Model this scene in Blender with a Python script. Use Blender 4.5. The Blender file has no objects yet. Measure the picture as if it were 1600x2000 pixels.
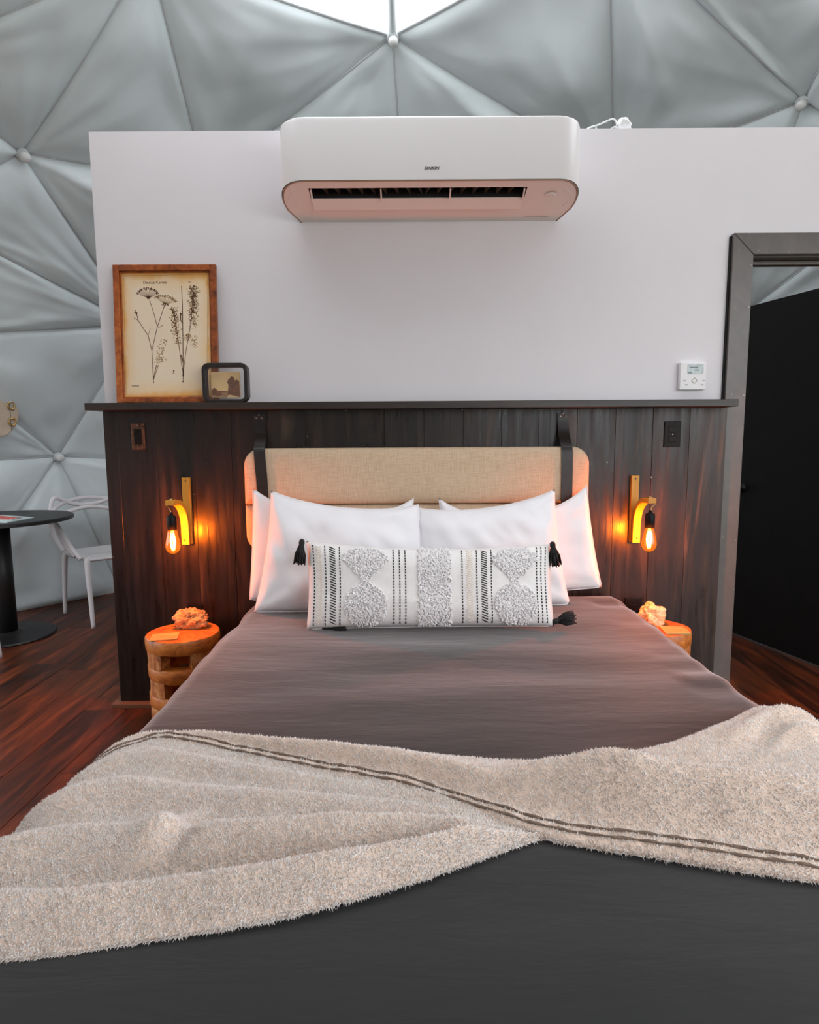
import bpy, bmesh, math, random
import numpy as np
from mathutils import Vector, Matrix, noise

scn = bpy.context.scene
COL = scn.collection
R = math.radians

# ------------------------------------------------------------------ camera
F_PX, TILT, ROLL = 1200.0, R(6.65), R(0.35)
CAM = np.array([0.0, -2.715, 1.19])
cam_d = bpy.data.cameras.new('camera')
cam_d.sensor_fit = 'HORIZONTAL'; cam_d.sensor_width = 36.0
cam_d.lens = 36.0 * F_PX / 1600.0
cam_d.clip_start = 0.02
cam = bpy.data.objects.new('camera', cam_d); COL.objects.link(cam)
_fw = np.array([0, math.cos(TILT), -math.sin(TILT)]); _r0 = np.array([1., 0, 0]); _u0 = np.array([0, math.sin(TILT), math.cos(TILT)])
_rt = _r0 * math.cos(ROLL) - _u0 * math.sin(ROLL); _up = _u0 * math.cos(ROLL) + _r0 * math.sin(ROLL)
cam.matrix_world = Matrix(((_rt[0], _up[0], -_fw[0], CAM[0]), (_rt[1], _up[1], -_fw[1], CAM[1]), (_rt[2], _up[2], -_fw[2], CAM[2]), (0, 0, 0, 1)))
scn.camera = cam

# ------------------------------------------------------------------ world, daylight, exposure
world = bpy.data.worlds.new('overcast_sky'); scn.world = world
world.use_nodes = True
_bg = world.node_tree.nodes['Background']
_bg.inputs[0].default_value = (0.97, 0.965, 1.0, 1)
_bg.inputs[1].default_value = 4.4
BULB_POWER = 27.0
BULB_COLOR = (1.0, 0.23, 0.016)
vs = scn.view_settings
vs.view_transform = 'Standard'; vs.look = 'None'; vs.gamma = 1.0; vs.use_curve_mapping = False
vs.exposure = 0.0
scn.cycles.max_bounces = 7; scn.cycles.diffuse_bounces = 4; scn.cycles.glossy_bounces = 2; scn.cycles.transparent_max_bounces = 8
scn.cycles.use_adaptive_sampling = True; scn.cycles.adaptive_threshold = 0.04
scn.cycles.caustics_reflective = False; scn.cycles.caustics_refractive = False

def portal(loc, direction, sx, sy):
    l = bpy.data.lights.new('window_portal', 'AREA'); l.shape = 'RECTANGLE'; l.size = sx; l.size_y = sy
    l.cycles.is_portal = True
    o = bpy.data.objects.new('window_portal', l); COL.objects.link(o)
    o.location = loc; o.rotation_euler = Vector(direction).to_track_quat('-Z', 'Y').to_euler()

# ------------------------------------------------------------------ helpers: a picture point on a plane of the room
def ray(x, y): return _fw + _rt * ((x - 800) / F_PX) + _up * ((1000 - y) / F_PX)
def on_y(x, y, Y): d = ray(x, y); return CAM + d * ((Y - CAM[1]) / d[1])
def on_z(x, y, Z): d = ray(x, y); return CAM + d * ((Z - CAM[2]) / d[2])

# ------------------------------------------------------------------ helpers: objects
def tag(o, label=None, cat=None, group=None, kind=None):
    if label: o['label'] = label
    if cat: o['category'] = cat
    if group: o['group'] = group
    if kind: o['kind'] = kind
    return o
def thing(name, loc, label=None, cat=None, group=None, kind=None):
    o = bpy.data.objects.new(name, None); COL.objects.link(o)
    o.location = loc; o.empty_display_size = 0.1
    return tag(o, label, cat, group, kind)
def root_matrix(o):
    m = Matrix.Translation(o.location) @ o.rotation_euler.to_matrix().to_4x4()
    if o.parent: m = root_matrix(o.parent) @ o.matrix_parent_inverse @ m
    return m
def link(name, me, mat=None, parent=None, smooth=None):
    if mat is not None and not me.materials: me.materials.append(mat)
    if smooth is not None: me.polygons.foreach_set('use_smooth', [smooth] * len(me.polygons))
    o = bpy.data.objects.new(name, me); COL.objects.link(o)
    if parent is not None:
        o.parent = parent; o.matrix_parent_inverse = root_matrix(parent).inverted()
    return o
def copy_tree(o, parent=None):
    c = o.copy(); COL.objects.link(c)
    if parent is not None: c.parent = parent
    for ch in o.children: copy_tree(ch, c)
    return c

class MB:
    """collects shapes into one mesh"""
    def __init__(s): s.v = []; s.f = []
    def add(s, v, f):
        n = len(s.v); s.v += [tuple(map(float, p)) for p in v]; s.f += [tuple(i + n for i in q) for q in f]; return s
    def box(s, a, b):
        x0, y0, z0 = a; x1, y1, z1 = b
        return s.add([(x0,y0,z0),(x1,y0,z0),(x1,y1,z0),(x0,y1,z0),(x0,y0,z1),(x1,y0,z1),(x1,y1,z1),(x0,y1,z1)],
                     [(0,3,2,1),(4,5,6,7),(0,1,5,4),(1,2,6,5),(2,3,7,6),(3,0,4,7)])
    def prism(s, poly, axis, a, b):
        """poly: 2D points; axis: 'x','y','z' extrusion axis from a to b"""
        def P(p, t):
            return {'y': (p[0], t, p[1]), 'z': (p[0], p[1], t), 'x': (t, p[0], p[1])}[axis]
        n = len(poly)
        return s.add([P(p, a) for p in poly] + [P(p, b) for p in poly],
                     [tuple(range(n)), tuple(range(2*n-1, n-1, -1))] + [(i, i+n, (i+1) % n + n, (i+1) % n) for i in range(n)])
    def tube(s, pts, rad, n=8, closed=False, sx=1.0, cap=True, upv=None):
        pts = [Vector(p) for p in pts]; m = len(pts)
        rads = rad if hasattr(rad, '__len__') else [rad] * m
        rings = []; prev = None
        for i, p in enumerate(pts):
            t = (pts[(i+1) % m] - pts[i-1]) if closed else (pts[min(i+1, m-1)] - pts[max(i-1, 0)])
            t.normalize()
            if prev is None:
                ref = Vector(upv) if upv else (Vector((0,0,1)) if abs(t.z) < .9 else Vector((1,0,0)))
                a = (ref - t * ref.dot(t)).normalized()
            else:
                a = (prev - t * prev.dot(t)).normalized()
            prev = a; b = t.cross(a)
            rings.append([p + (a * math.cos(k*2*math.pi/n) * sx + b * math.sin(k*2*math.pi/n)) * rads[i] for k in range(n)])
        base = [q for r_ in rings for q in r_]; f = []
        for i in range(m if closed else m-1):
            j = (i+1) % m
            for k in range(n): f.append((i*n+k, i*n+(k+1) % n, j*n+(k+1) % n, j*n+k))
        if cap and not closed: f += [tuple(range(n-1, -1, -1)), tuple((m-1)*n+k for k in range(n))]
        return s.add(base, f)
    def strap(s, pts, half_w, half_t, wide):
        """rectangular section swept along pts; wide = direction of the width"""
        pts = [Vector(p) for p in pts]; m = len(pts); v = []; f = []
        for i, p in enumerate(pts):
            t = (pts[min(i+1, m-1)] - pts[max(i-1, 0)]).normalized()
            w = Vector(wide); w = (w - t*w.dot(t)).normalized(); nn = t.cross(w)
            hw = half_w[i] if hasattr(half_w, '__len__') else half_w
            v += [p + w*hw + nn*half_t, p - w*hw + nn*half_t, p - w*hw - nn*half_t, p + w*hw - nn*half_t]
        for i in range(m-1):
            for k in range(4): f.append((i*4+k, i*4+(k+1) % 4, i*4+4+(k+1) % 4, i*4+4+k))
        f += [(3,2,1,0), tuple((m-1)*4+k for k in range(4))]
        return s.add(v, f)
    def lathe(s, prof, c, n=32, axis='z'):
        v = []; f = []; m = len(prof)
        for r_, z in prof:
            for k in range(n):
                a = k*2*math.pi/n
                q = (r_*math.cos(a), r_*math.sin(a), z)
                if axis == 'y': q = (q[0], z, q[1])
                if axis == 'x': q = (z, q[0], q[1])
                v.append((q[0]+c[0], q[1]+c[1], q[2]+c[2]))
        for i in range(m-1):
            for k in range(n): f.append((i*n+k, i*n+(k+1) % n, (i+1)*n+(k+1) % n, (i+1)*n+k))
        f += [tuple(range(n-1, -1, -1)), tuple((m-1)*n+k for k in range(n))]
        return s.add(v, f)
    def grid(s, P, closed_u=False):
        """P[i][j] points"""
        nu = len(P); nv = len(P[0]); f = []
        for i in range(nu if closed_u else nu-1):
            for j in range(nv-1): f.append((i*nv+j, ((i+1) % nu)*nv+j, ((i+1) % nu)*nv+j+1, i*nv+j+1))
        return s.add([p for row in P for p in row], f)
    def mesh(s, name, bevel=0, seg=2, fix=True, weld=0):
        me = bpy.data.meshes.new(name); me.from_pydata(s.v, [], s.f)
        if bevel or fix or weld:
            bm = bmesh.new(); bm.from_mesh(me)
            if weld: bmesh.ops.remove_doubles(bm, verts=bm.verts, dist=weld)
            if fix: bmesh.ops.recalc_face_normals(bm, faces=bm.faces)
            if bevel:
                ed = [e for e in bm.edges if len(e.link_faces) == 2 and e.calc_face_angle(0) > R(30)]
                bmesh.ops.bevel(bm, geom=ed, offset=bevel, segments=seg, affect='EDGES', profile=.5, clamp_overlap=True)
            bm.to_mesh(me); bm.free()
        return me
    def build(s, name, mat, parent=None, smooth=False, bevel=0, seg=2, fix=True, weld=0):
        return link(name, s.mesh(name, bevel, seg, fix, weld), mat, parent, smooth)

def auto_smooth(o, ang=40):
    me = o.data
    me.polygons.foreach_set('use_smooth', [True] * len(me.polygons))
    bm = bmesh.new(); bm.from_mesh(me)
    for e in bm.edges: e.smooth = not (len(e.link_faces) == 2 and e.calc_face_angle(0) > R(ang))
    bm.to_mesh(me); bm.free(); return o

def text_part(name, s, size, mat, parent, origin, xdir, zdir, extrude=.0004, shear=0, bold=0, align='CENTER'):
    cu = bpy.data.curves.new(name, 'FONT'); cu.body = s; cu.size = size; cu.extrude = extrude; cu.align_x = align; cu.align_y = 'CENTER'; cu.shear = shear; cu.offset = bold
    tmp = bpy.data.objects.new('tmp', cu); COL.objects.link(tmp)
    dg = bpy.context.evaluated_depsgraph_get(); dg.update()
    me = bpy.data.meshes.new_from_object(tmp.evaluated_get(dg)); bpy.data.objects.remove(tmp)
    x = Vector(xdir).normalized(); z = Vector(zdir).normalized(); n = x.cross(z)
    m = Matrix((x, z, n)).transposed().to_4x4(); m.translation = Vector(origin)
    me.transform(m); me.materials.clear()
    return link(name, me, mat, parent)

# ------------------------------------------------------------------ materials
def new_mat(name):
    m = bpy.data.materials.new(name); m.use_nodes = True
    nt = m.node_tree; b = nt.nodes['Principled BSDF']; return m, nt, b
def ramp(nt, fac, stops):
    r_ = nt.nodes.new('ShaderNodeValToRGB'); e = r_.color_ramp.elements
    e[0].position, e[0].color = stops[0][0], (*stops[0][1], 1)
    e[1].position, e[1].color = stops[-1][0], (*stops[-1][1], 1)
    for p, c in stops[1:-1]:
        k = e.new(p); k.color = (*c, 1)
    nt.links.new(fac, r_.inputs[0]); return r_.outputs[0]
def mapped(nt, scale, rnd=False, src='Object'):
    tc = nt.nodes.new('ShaderNodeTexCoord'); mp = nt.nodes.new('ShaderNodeMapping'); mp.inputs['Scale'].default_value = scale
    nt.links.new(tc.outputs[src], mp.inputs[0])
    if rnd:
        oi = nt.nodes.new('ShaderNodeObjectInfo'); mu = nt.nodes.new('ShaderNodeMath'); mu.operation = 'MULTIPLY'; mu.inputs[1].default_value = 57.0
        nt.links.new(oi.outputs['Random'], mu.inputs[0]); nt.links.new(mu.outputs[0], mp.inputs['Location'])
    return mp.outputs[0]
def noise_tex(nt, vec, scale, detail=4, rough=.55, dist=0):
    n = nt.nodes.new('ShaderNodeTexNoise'); n.inputs['Scale'].default_value = scale; n.inputs['Detail'].default_value = detail
    n.inputs['Roughness'].default_value = rough; n.inputs['Distortion'].default_value = dist
    nt.links.new(vec, n.inputs['Vector']); return n.outputs['Fac']
def bump(nt, b, h, strength=.3, dist=.01):
    n = nt.nodes.new('ShaderNodeBump'); n.inputs['Strength'].default_value = strength; n.inputs['Distance'].default_value = dist
    nt.links.new(h, n.inputs['Height']); nt.links.new(n.outputs[0], b.inputs['Normal'])
def plain(name, col, rough=.5, metal=0, var=.12, vscale=8, bmp=0, bscale=120, spec=.5, sheen=0, coat=0):
    m, nt, b = new_mat(name)
    v = mapped(nt, (1, 1, 1)); f = noise_tex(nt, v, vscale)
    c = ramp(nt, f, [(.3, tuple(x*(1-var) for x in col)), (.7, tuple(min(1, x*(1+var)) for x in col))])
    nt.links.new(c, b.inputs['Base Color'])
    b.inputs['Roughness'].default_value = rough; b.inputs['Metallic'].default_value = metal; b.inputs['Specular IOR Level'].default_value = spec
    if sheen: b.inputs['Sheen Weight'].default_value = sheen; b.inputs['Sheen Roughness'].default_value = .5
    if coat: b.inputs['Coat Weight'].default_value = coat; b.inputs['Coat Roughness'].default_value = .15
    if bmp: bump(nt, b, noise_tex(nt, v, bscale, 3), bmp, .004)
    return m
def wood(name, stops, scale, rough=.45, rnd=True, bmp=.25, dist=1.2, spec=.5, rvar=0, tone=.2):
    """scale: stretched coordinates, small along the grain"""
    m, nt, b = new_mat(name)
    v = mapped(nt, scale, rnd)
    f1 = noise_tex(nt, v, 1.0, 6, .6, dist)
    f2 = noise_tex(nt, v, 5.0, 3, .5, .3)
    mx = nt.nodes.new('ShaderNodeMath'); mx.operation = 'MULTIPLY_ADD'; mx.inputs[1].default_value = .35
    nt.links.new(f2, mx.inputs[0]); 
    sb = nt.nodes.new('ShaderNodeMath'); sb.operation = 'MULTIPLY_ADD'; sb.inputs[1].default_value = 1.0; sb.inputs[2].default_value = -.17
    nt.links.new(f1, sb.inputs[0]); nt.links.new(sb.outputs[0], mx.inputs[2])
    fac = mx.outputs[0]
    if rnd:
        oi = nt.nodes.new('ShaderNodeObjectInfo'); ad = nt.nodes.new('ShaderNodeMath'); ad.operation = 'MULTIPLY_ADD'; ad.inputs[1].default_value = tone
        s2 = nt.nodes.new('ShaderNodeMath'); s2.operation = 'SUBTRACT'; s2.inputs[1].default_value = tone/2
        nt.links.new(oi.outputs['Random'], ad.inputs[0]); nt.links.new(fac, s2.inputs[0]); nt.links.new(s2.outputs[0], ad.inputs[2]); fac = ad.outputs[0]
    c = ramp(nt, fac, stops); nt.links.new(c, b.inputs['Base Color'])
    b.inputs['Roughness'].default_value = rough; b.inputs['Specular IOR Level'].default_value = spec
    if rvar:
        mr = nt.nodes.new('ShaderNodeMapRange'); mr.inputs[1].default_value = .3; mr.inputs[2].default_value = .7; mr.inputs[3].default_value = rough-rvar*.5; mr.inputs[4].default_value = rough+rvar
        nt.links.new(f2, mr.inputs[0]); nt.links.new(mr.outputs[0], b.inputs['Roughness'])
    bump(nt, b, fac, bmp, .003)
    return m
def emission(name, col, strength):
    m, nt, b = new_mat(name)
    b.inputs['Base Color'].default_value = (*col, 1); b.inputs['Emission Color'].default_value = (*col, 1); b.inputs['Emission Strength'].default_value = strength
    v = mapped(nt, (1, 1, 1)); f = noise_tex(nt, v, 40)
    nt.links.new(ramp(nt, f, [(0, col), (1, col)]), b.inputs['Base Color'])
    return m
def clear_sheet(name, tint, gloss=.08, alpha=1.0):
    """thin clear pane: see-through with a faint reflection"""
    m = bpy.data.materials.new(name); m.use_nodes = True; nt = m.node_tree; nt.nodes.clear()
    out = nt.nodes.new('ShaderNodeOutputMaterial'); mix = nt.nodes.new('ShaderNodeMixShader'); tr = nt.nodes.new('ShaderNodeBsdfTransparent'); gl = nt.nodes.new('ShaderNodeBsdfGlossy')
    tr.inputs[0].default_value = (*tint, 1); gl.inputs['Roughness'].default_value = .06; mix.inputs[0].default_value = gloss
    nt.links.new(tr.outputs[0], mix.inputs[1]); nt.links.new(gl.outputs[0], mix.inputs[2]); nt.links.new(mix.outputs[0], out.inputs[0])
    return m

M = {}
M['wall'] = plain('white_wall_paint', (.80, .775, .80), .65, var=.015, vscale=3, bmp=.03, bscale=200)
M['liner'] = plain('grey_dome_liner', (.775, .85, .86), .40, var=.05, vscale=2.5, bmp=.05, bscale=25)
M['seam'] = plain('liner_piping', (.66, .68, .69), .5, var=.05)
M['button'] = plain('hub_button', (.78, .78, .76), .5, var=.05)
M['wain'] = wood('dark_stained_pine', [(.25, (.006, .0045, .004)), (.5, (.014, .0095, .0075)), (.66, (.030, .019, .013)), (.82, (.10, .06, .038))], (9, 9, .9), .33, True, .5, 2.2, spec=.42, rvar=.16)
M['ledge'] = wood('dark_stained_ledge', [(.3, (.014, .010, .008)), (.7, (.04, .028, .021))], (1.2, 14, 14), .4, False, .2)
M['black'] = plain('black_satin_paint', (.006, .0055, .005), .5, var=.2, spec=.2)
M['casing'] = plain('dark_grey_casing_paint', (.115, .100, .090), .30, var=.12, vscale=20, bmp=.03)
M['floor'] = wood('red_brown_floor_plank', [(.25, (.010, .003, .002)), (.42, (.045, .011, .004)), (.6, (.13, .027, .007)), (.8, (.30, .065, .014))], (7, .9, 7), .42, True, .15, 2.2, spec=.3, tone=.11)
M['subfloor'] = plain('dark_subfloor', (.012, .006, .004), .8)
M['strip'] = plain('brown_base_strip', (.16, .07, .035), .5, var=.15)
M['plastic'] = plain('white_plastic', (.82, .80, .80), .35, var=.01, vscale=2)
M['plastic2'] = plain('white_plastic_warm_lit', (.80, .74, .69), .4, var=.01, vscale=2)  # the white plastic again, with warm light from below put into its colour
M['dark'] = plain('dark_cavity', (.02, .018, .016), .6)
M['vane'] = plain('brown_grey_vane', (.10, .08, .07), .5)
M['gap'] = plain('tan_gap_line', (.35, .24, .16), .6)
M['ink_grey'] = plain('grey_print', (.10, .09, .09), .6)
M['ink_pale'] = plain('pale_grey_print', (.5, .46, .42), .6)
M['cord'] = plain('white_cord', (.8, .8, .8), .5)
M['linen'] = None
M['leather'] = plain('black_leather', (.014, .012, .011), .42, var=.25, vscale=30, bmp=.15, bscale=300)
M['metal'] = plain('dull_screw_metal', (.25, .23, .21), .35, metal=1, var=.1)
M['brass'] = plain('brass', (.75, .5, .2), .3, metal=1, var=.1)
M['cotton'] = plain('white_cotton', (.84, .83, .85), .8, var=.015, vscale=4, bmp=.06, bscale=30, spec=.2, sheen=.2)
M['cotton2'] = plain('white_woven_cotton', (.83, .81, .79), .85, var=.03, vscale=40, bmp=.2, bscale=400, spec=.15)
M['tuft'] = plain('white_tufted_yarn', (.90, .88, .88), .95, var=.08, vscale=120, bmp=.5, bscale=250, spec=.1)
M['cream'] = plain('cream_thread', (.80, .70, .60), .9, var=.1, vscale=100)
M['thread'] = plain('black_thread', (.012, .011, .011), .85, var=.2)
M['chair'] = plain('white_chair_plastic', (.80, .77, .78), .38, var=.01)
M['tabletop'] = plain('black_table_laminate', (.012, .011, .011), .45, var=.15)
M['bracket'] = wood('orange_plywood', [(.3, (.60, .24, .022)), (.7, (.74, .33, .036))], (30, 30, 3), .45, False, .1)
M['socket'] = plain('black_socket', (.005, .005, .005), .5, spec=.2)
M['filament'] = emission('glowing_filament', (1.0, .62, .25), 60.0)
M['stump'] = wood('orange_stump_wood', [(.25, (.28, .06, .010)), (.5, (.60, .17, .03)), (.75, (.80, .30, .05))], (8, 8, 14), .4, False, .4, 2.0)
M['bark'] = wood('rough_stump_side', [(.25, (.16, .04, .010)), (.5, (.52, .15, .03)), (.8, (.80, .42, .15))], (14, 14, 9), .6, False, .8, 2.0)
M['rock'] = plain('tan_mineral', (.55, .29, .10), .5, var=.6, vscale=35, bmp=.6, bscale=60)
M['crystal'] = plain('pale_crystal', (.76, .58, .30), .3, var=.25, vscale=40, bmp=.5, bscale=70)
M['coaster'] = wood('yellow_wood_slab', [(.3, (.55, .30, .08)), (.7, (.72, .44, .14))], (10, 40, 40), .4, False, .1)
M['framewood'] = wood('reddish_frame_wood', [(.25, (.10, .022, .006)), (.55, (.36, .085, .016)), (.8, (.60, .18, .04))], (14, 14, 14), .35, True, .15)
M['glassbulb'] = clear_sheet('amber_bulb_glass', (1.0, .62, .22), .10)
_nt = M['glassbulb'].node_tree; _add = _nt.nodes.new('ShaderNodeAddShader'); _em = _nt.nodes.new('ShaderNodeEmission'); _em.inputs[0].default_value = (1, .27, .02, 1); _em.inputs[1].default_value = .38
_mx = [q for q in _nt.nodes if q.type == 'MIX_SHADER'][0]; _o = [q for q in _nt.nodes if q.type == 'OUTPUT_MATERIAL'][0]
_nt.links.new(_mx.outputs[0], _add.inputs[0]); _nt.links.new(_em.outputs[0], _add.inputs[1]); _nt.links.new(_add.outputs[0], _o.inputs[0])
M['glass'] = clear_sheet('clear_frame_glass', (.97, .98, .98), .05)
M['vinyl'] = clear_sheet('clear_window_vinyl', (.93, .96, .97), .05)
M['ground'] = plain('grey_green_ground', (.22, .24, .18), .9, var=.3, vscale=1)

def linen():
    m, nt, b = new_mat('tan_woven_linen')
    va = mapped(nt, (20, 1, 260)); vb = mapped(nt, (260, 1, 20))
    a = noise_tex(nt, va, 1.0, 2); c = noise_tex(nt, vb, 1.0, 2)
    mx = nt.nodes.new('ShaderNodeMath'); mx.operation = 'ADD'; nt.links.new(a, mx.inputs[0]); nt.links.new(c, mx.inputs[1])
    h = nt.nodes.new('ShaderNodeMath'); h.operation = 'MULTIPLY'; h.inputs[1].default_value = .5; nt.links.new(mx.outputs[0], h.inputs[0])
    nt.links.new(ramp(nt, h.outputs[0], [(.3, (.50, .35, .22)), (.5, (.60, .44, .30)), (.7, (.70, .54, .38))]), b.inputs['Base Color'])
    b.inputs['Roughness'].default_value = .8; bump(nt, b, h.outputs[0], .3, .003); return m
M['linen'] = linen()
def cover_mat():
    m, nt, b = new_mat('dark_grey_bed_cover')
    v = mapped(nt, (1, 1, 1)); f = noise_tex(nt, v, 3.0, 4)
    nt.links.new(ramp(nt, f, [(.3, (.020, .022, .022)), (.7, (.024, .025, .025))]), b.inputs['Base Color'])
    b.inputs['Roughness'].default_value = .7; b.inputs['Specular IOR Level'].default_value = .12
    b.inputs['Sheen Weight'].default_value = 1.0; b.inputs['Sheen Roughness'].default_value = .34; b.inputs['Sheen Tint'].default_value = (1, .9, .88, 1)
    v2 = mapped(nt, (1.2, 5, 1)); bump(nt, b, noise_tex(nt, v2, 3.5, 5, .55, .4), .10, .02); return m
M['cover'] = cover_mat()
def blanket_mat():
    m, nt, b = new_mat('cream_nubby_blanket')
    v = mapped(nt, (1, 1, 1)); f = noise_tex(nt, v, 130, 2); g = noise_tex(nt, v, 14, 3)
    mx = nt.nodes.new('ShaderNodeMath'); mx.operation = 'MULTIPLY_ADD'; mx.inputs[1].default_value = .35; nt.links.new(g, mx.inputs[0]); nt.links.new(f, mx.inputs[2])
    nt.links.new(ramp(nt, mx.outputs[0], [(.42, (.74, .62, .52)), (.6, (.83, .74, .67)), (.8, (.88, .83, .79))]), b.inputs['Base Color'])
    b.inputs['Roughness'].default_value = .95; b.inputs['Specular IOR Level'].default_value = .1; b.inputs['Sheen Weight'].default_value = .3
    return m
M['blanket'] = blanket_mat()
M['blanket_base'] = plain('tan_blanket_ground_weave', (.70, .55, .45), .95, var=.15, vscale=60, bmp=.3, bscale=300, spec=.1)  # tan weave, darker than the tufts to put shade into folds and gaps
M['hem'] = plain('dark_hem_groove', (.16, .11, .08), .9, var=.3, vscale=90)
def paper_mat():
    m, nt, b = new_mat('aged_print_paper')
    tc = nt.nodes.new('ShaderNodeTexCoord'); f = noise_tex(nt, tc.outputs['Object'], 9, 4)
    sp = nt.nodes.new('ShaderNodeSeparateXYZ'); nt.links.new(tc.outputs['Generated'], sp.inputs[0])
    def edge(s):
        a = nt.nodes.new('ShaderNodeMath'); a.operation = 'SUBTRACT'; a.inputs[1].default_value = .5; nt.links.new(s, a.inputs[0])
        c = nt.nodes.new('ShaderNodeMath'); c.operation = 'ABSOLUTE'; nt.links.new(a.outputs[0], c.inputs[0]); return c.outputs[0]
    mxx = nt.nodes.new('ShaderNodeMath'); mxx.operation = 'MAXIMUM'; nt.links.new(edge(sp.outputs[0]), mxx.inputs[0]); nt.links.new(edge(sp.outputs[2]), mxx.inputs[1])
    ad = nt.nodes.new('ShaderNodeMath'); ad.operation = 'MULTIPLY_ADD'; ad.inputs[1].default_value = .14; nt.links.new(f, ad.inputs[0]); nt.links.new(mxx.outputs[0], ad.inputs[2])
    nt.links.new(ramp(nt, ad.outputs[0], [(.40, (.86, .71, .52)), (.49, (.86, .64, .39)), (.54, (.82, .42, .11)), (.59, (.62, .25, .04))]), b.inputs['Base Color'])
    b.inputs['Roughness'].default_value = .7; return m
M['paper'] = paper_mat()
M['ink'] = plain('brown_ink', (.13, .06, .025), .8, var=.4, vscale=60)
M['ink_light'] = plain('light_brown_ink', (.36, .21, .09), .8, var=.4, vscale=60)

# ================================================================== THE SETTING
# ---- dome: hubs on a sphere, convex hull gives the triangular panels
SC = np.array([0.3, -0.8, 0.0]); SR = 3.92
def on_dome(x, y):
    d = ray(x, y); d = d / np.linalg.norm(d); o = CAM - SC; b = o @ d; c = o @ o - SR*SR
    return CAM + d * (-b + math.sqrt(b*b - c))
hub_px = [(44, 301), (767, 74), (1568, 199), (114, 892), (265, 633), (290, -95), (1190, -175), (757, -260), (-180, 655), (-200, 110), (-190, 400),
          (400, 350), (790, 420), (1200, 330), (1418, 640), (1820, 330), (1690, -40), (-160, 905), (380, 900), (820, 800), (1200, 800), (1800, 700)]
hubs = [on_dome(*p) for p in hub_px]
N_SEEN = len(hubs)
ring = [SC + SR * np.array([math.cos(a), math.sin(a), 0]) for a in [R(6 + 18*k) for k in range(20)]]
hubs += ring
gold = math.pi * (3 - math.sqrt(5)); NF = 900
for i in range(NF):
    z = 1 - (i + .5) / NF
    if z < .2: break
    a = i * gold; rr = math.sqrt(1 - z*z); p = SC + SR * np.array([rr*math.cos(a), rr*math.sin(a), z])
    if all(np.linalg.norm(p - q) > 1.12 for q in hubs): hubs.append(p)
bm = bmesh.new(); bv = [bm.verts.new(p) for p in hubs]; bm.verts.ensure_lookup_table(); bm.verts.index_update()
bmesh.ops.convex_hull(bm, input=bm.verts)
bmesh.ops.triangulate(bm, faces=bm.faces)
bm.verts.index_update()
tris = [tuple(v.index for v in f.verts) for f in bm.faces if not all(abs(v.co.z) < 1e-4 for v in f.verts)]
bm.free()
hubs = np.array(hubs)
SKY = 7
def is_clear(t):
    c = hubs[list(t)].mean(0) - SC
    if SKY in t: return True
    if c[2] > 3.3 and c[1] > -.35:
        q = c + SC - CAM; z = q @ _fw
        if z < .2 or 1000 - F_PX*(q @ _up)/z < -60: return True
    az = math.degrees(math.atan2(c[1], c[0]))
    if (az > 163 or az < -168) and .3 < c[2] < 1.7: return True      # unseen window added at left to brighten the chair and liner there
    return -74 < az < -18 and .3 < c[2] < 2.4
def in_view(p):
    q = np.array(p) - CAM; z = q @ _fw
    if z < .2: return False
    x = 800 + F_PX*(q @ _rt)/z; y = 1000 - F_PX*(q @ _up)/z
    return -350 < x < 1950 and -300 < y < 1400
def inward(p): d = SC + np.array([0, 0, .4]) - p; return d / np.linalg.norm(d)
rng = random.Random(5)
edge_seed = {}
def edge_sag(i, j, t):
    return .035 * 4*t*(1-t)
ceiling = thing('ceiling', (0.3, -0.8, 0), 'grey fabric dome liner with radiating folds and white hub buttons', None, None, 'structure')
liner_bvh_pts = {}
edges = {}
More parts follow.
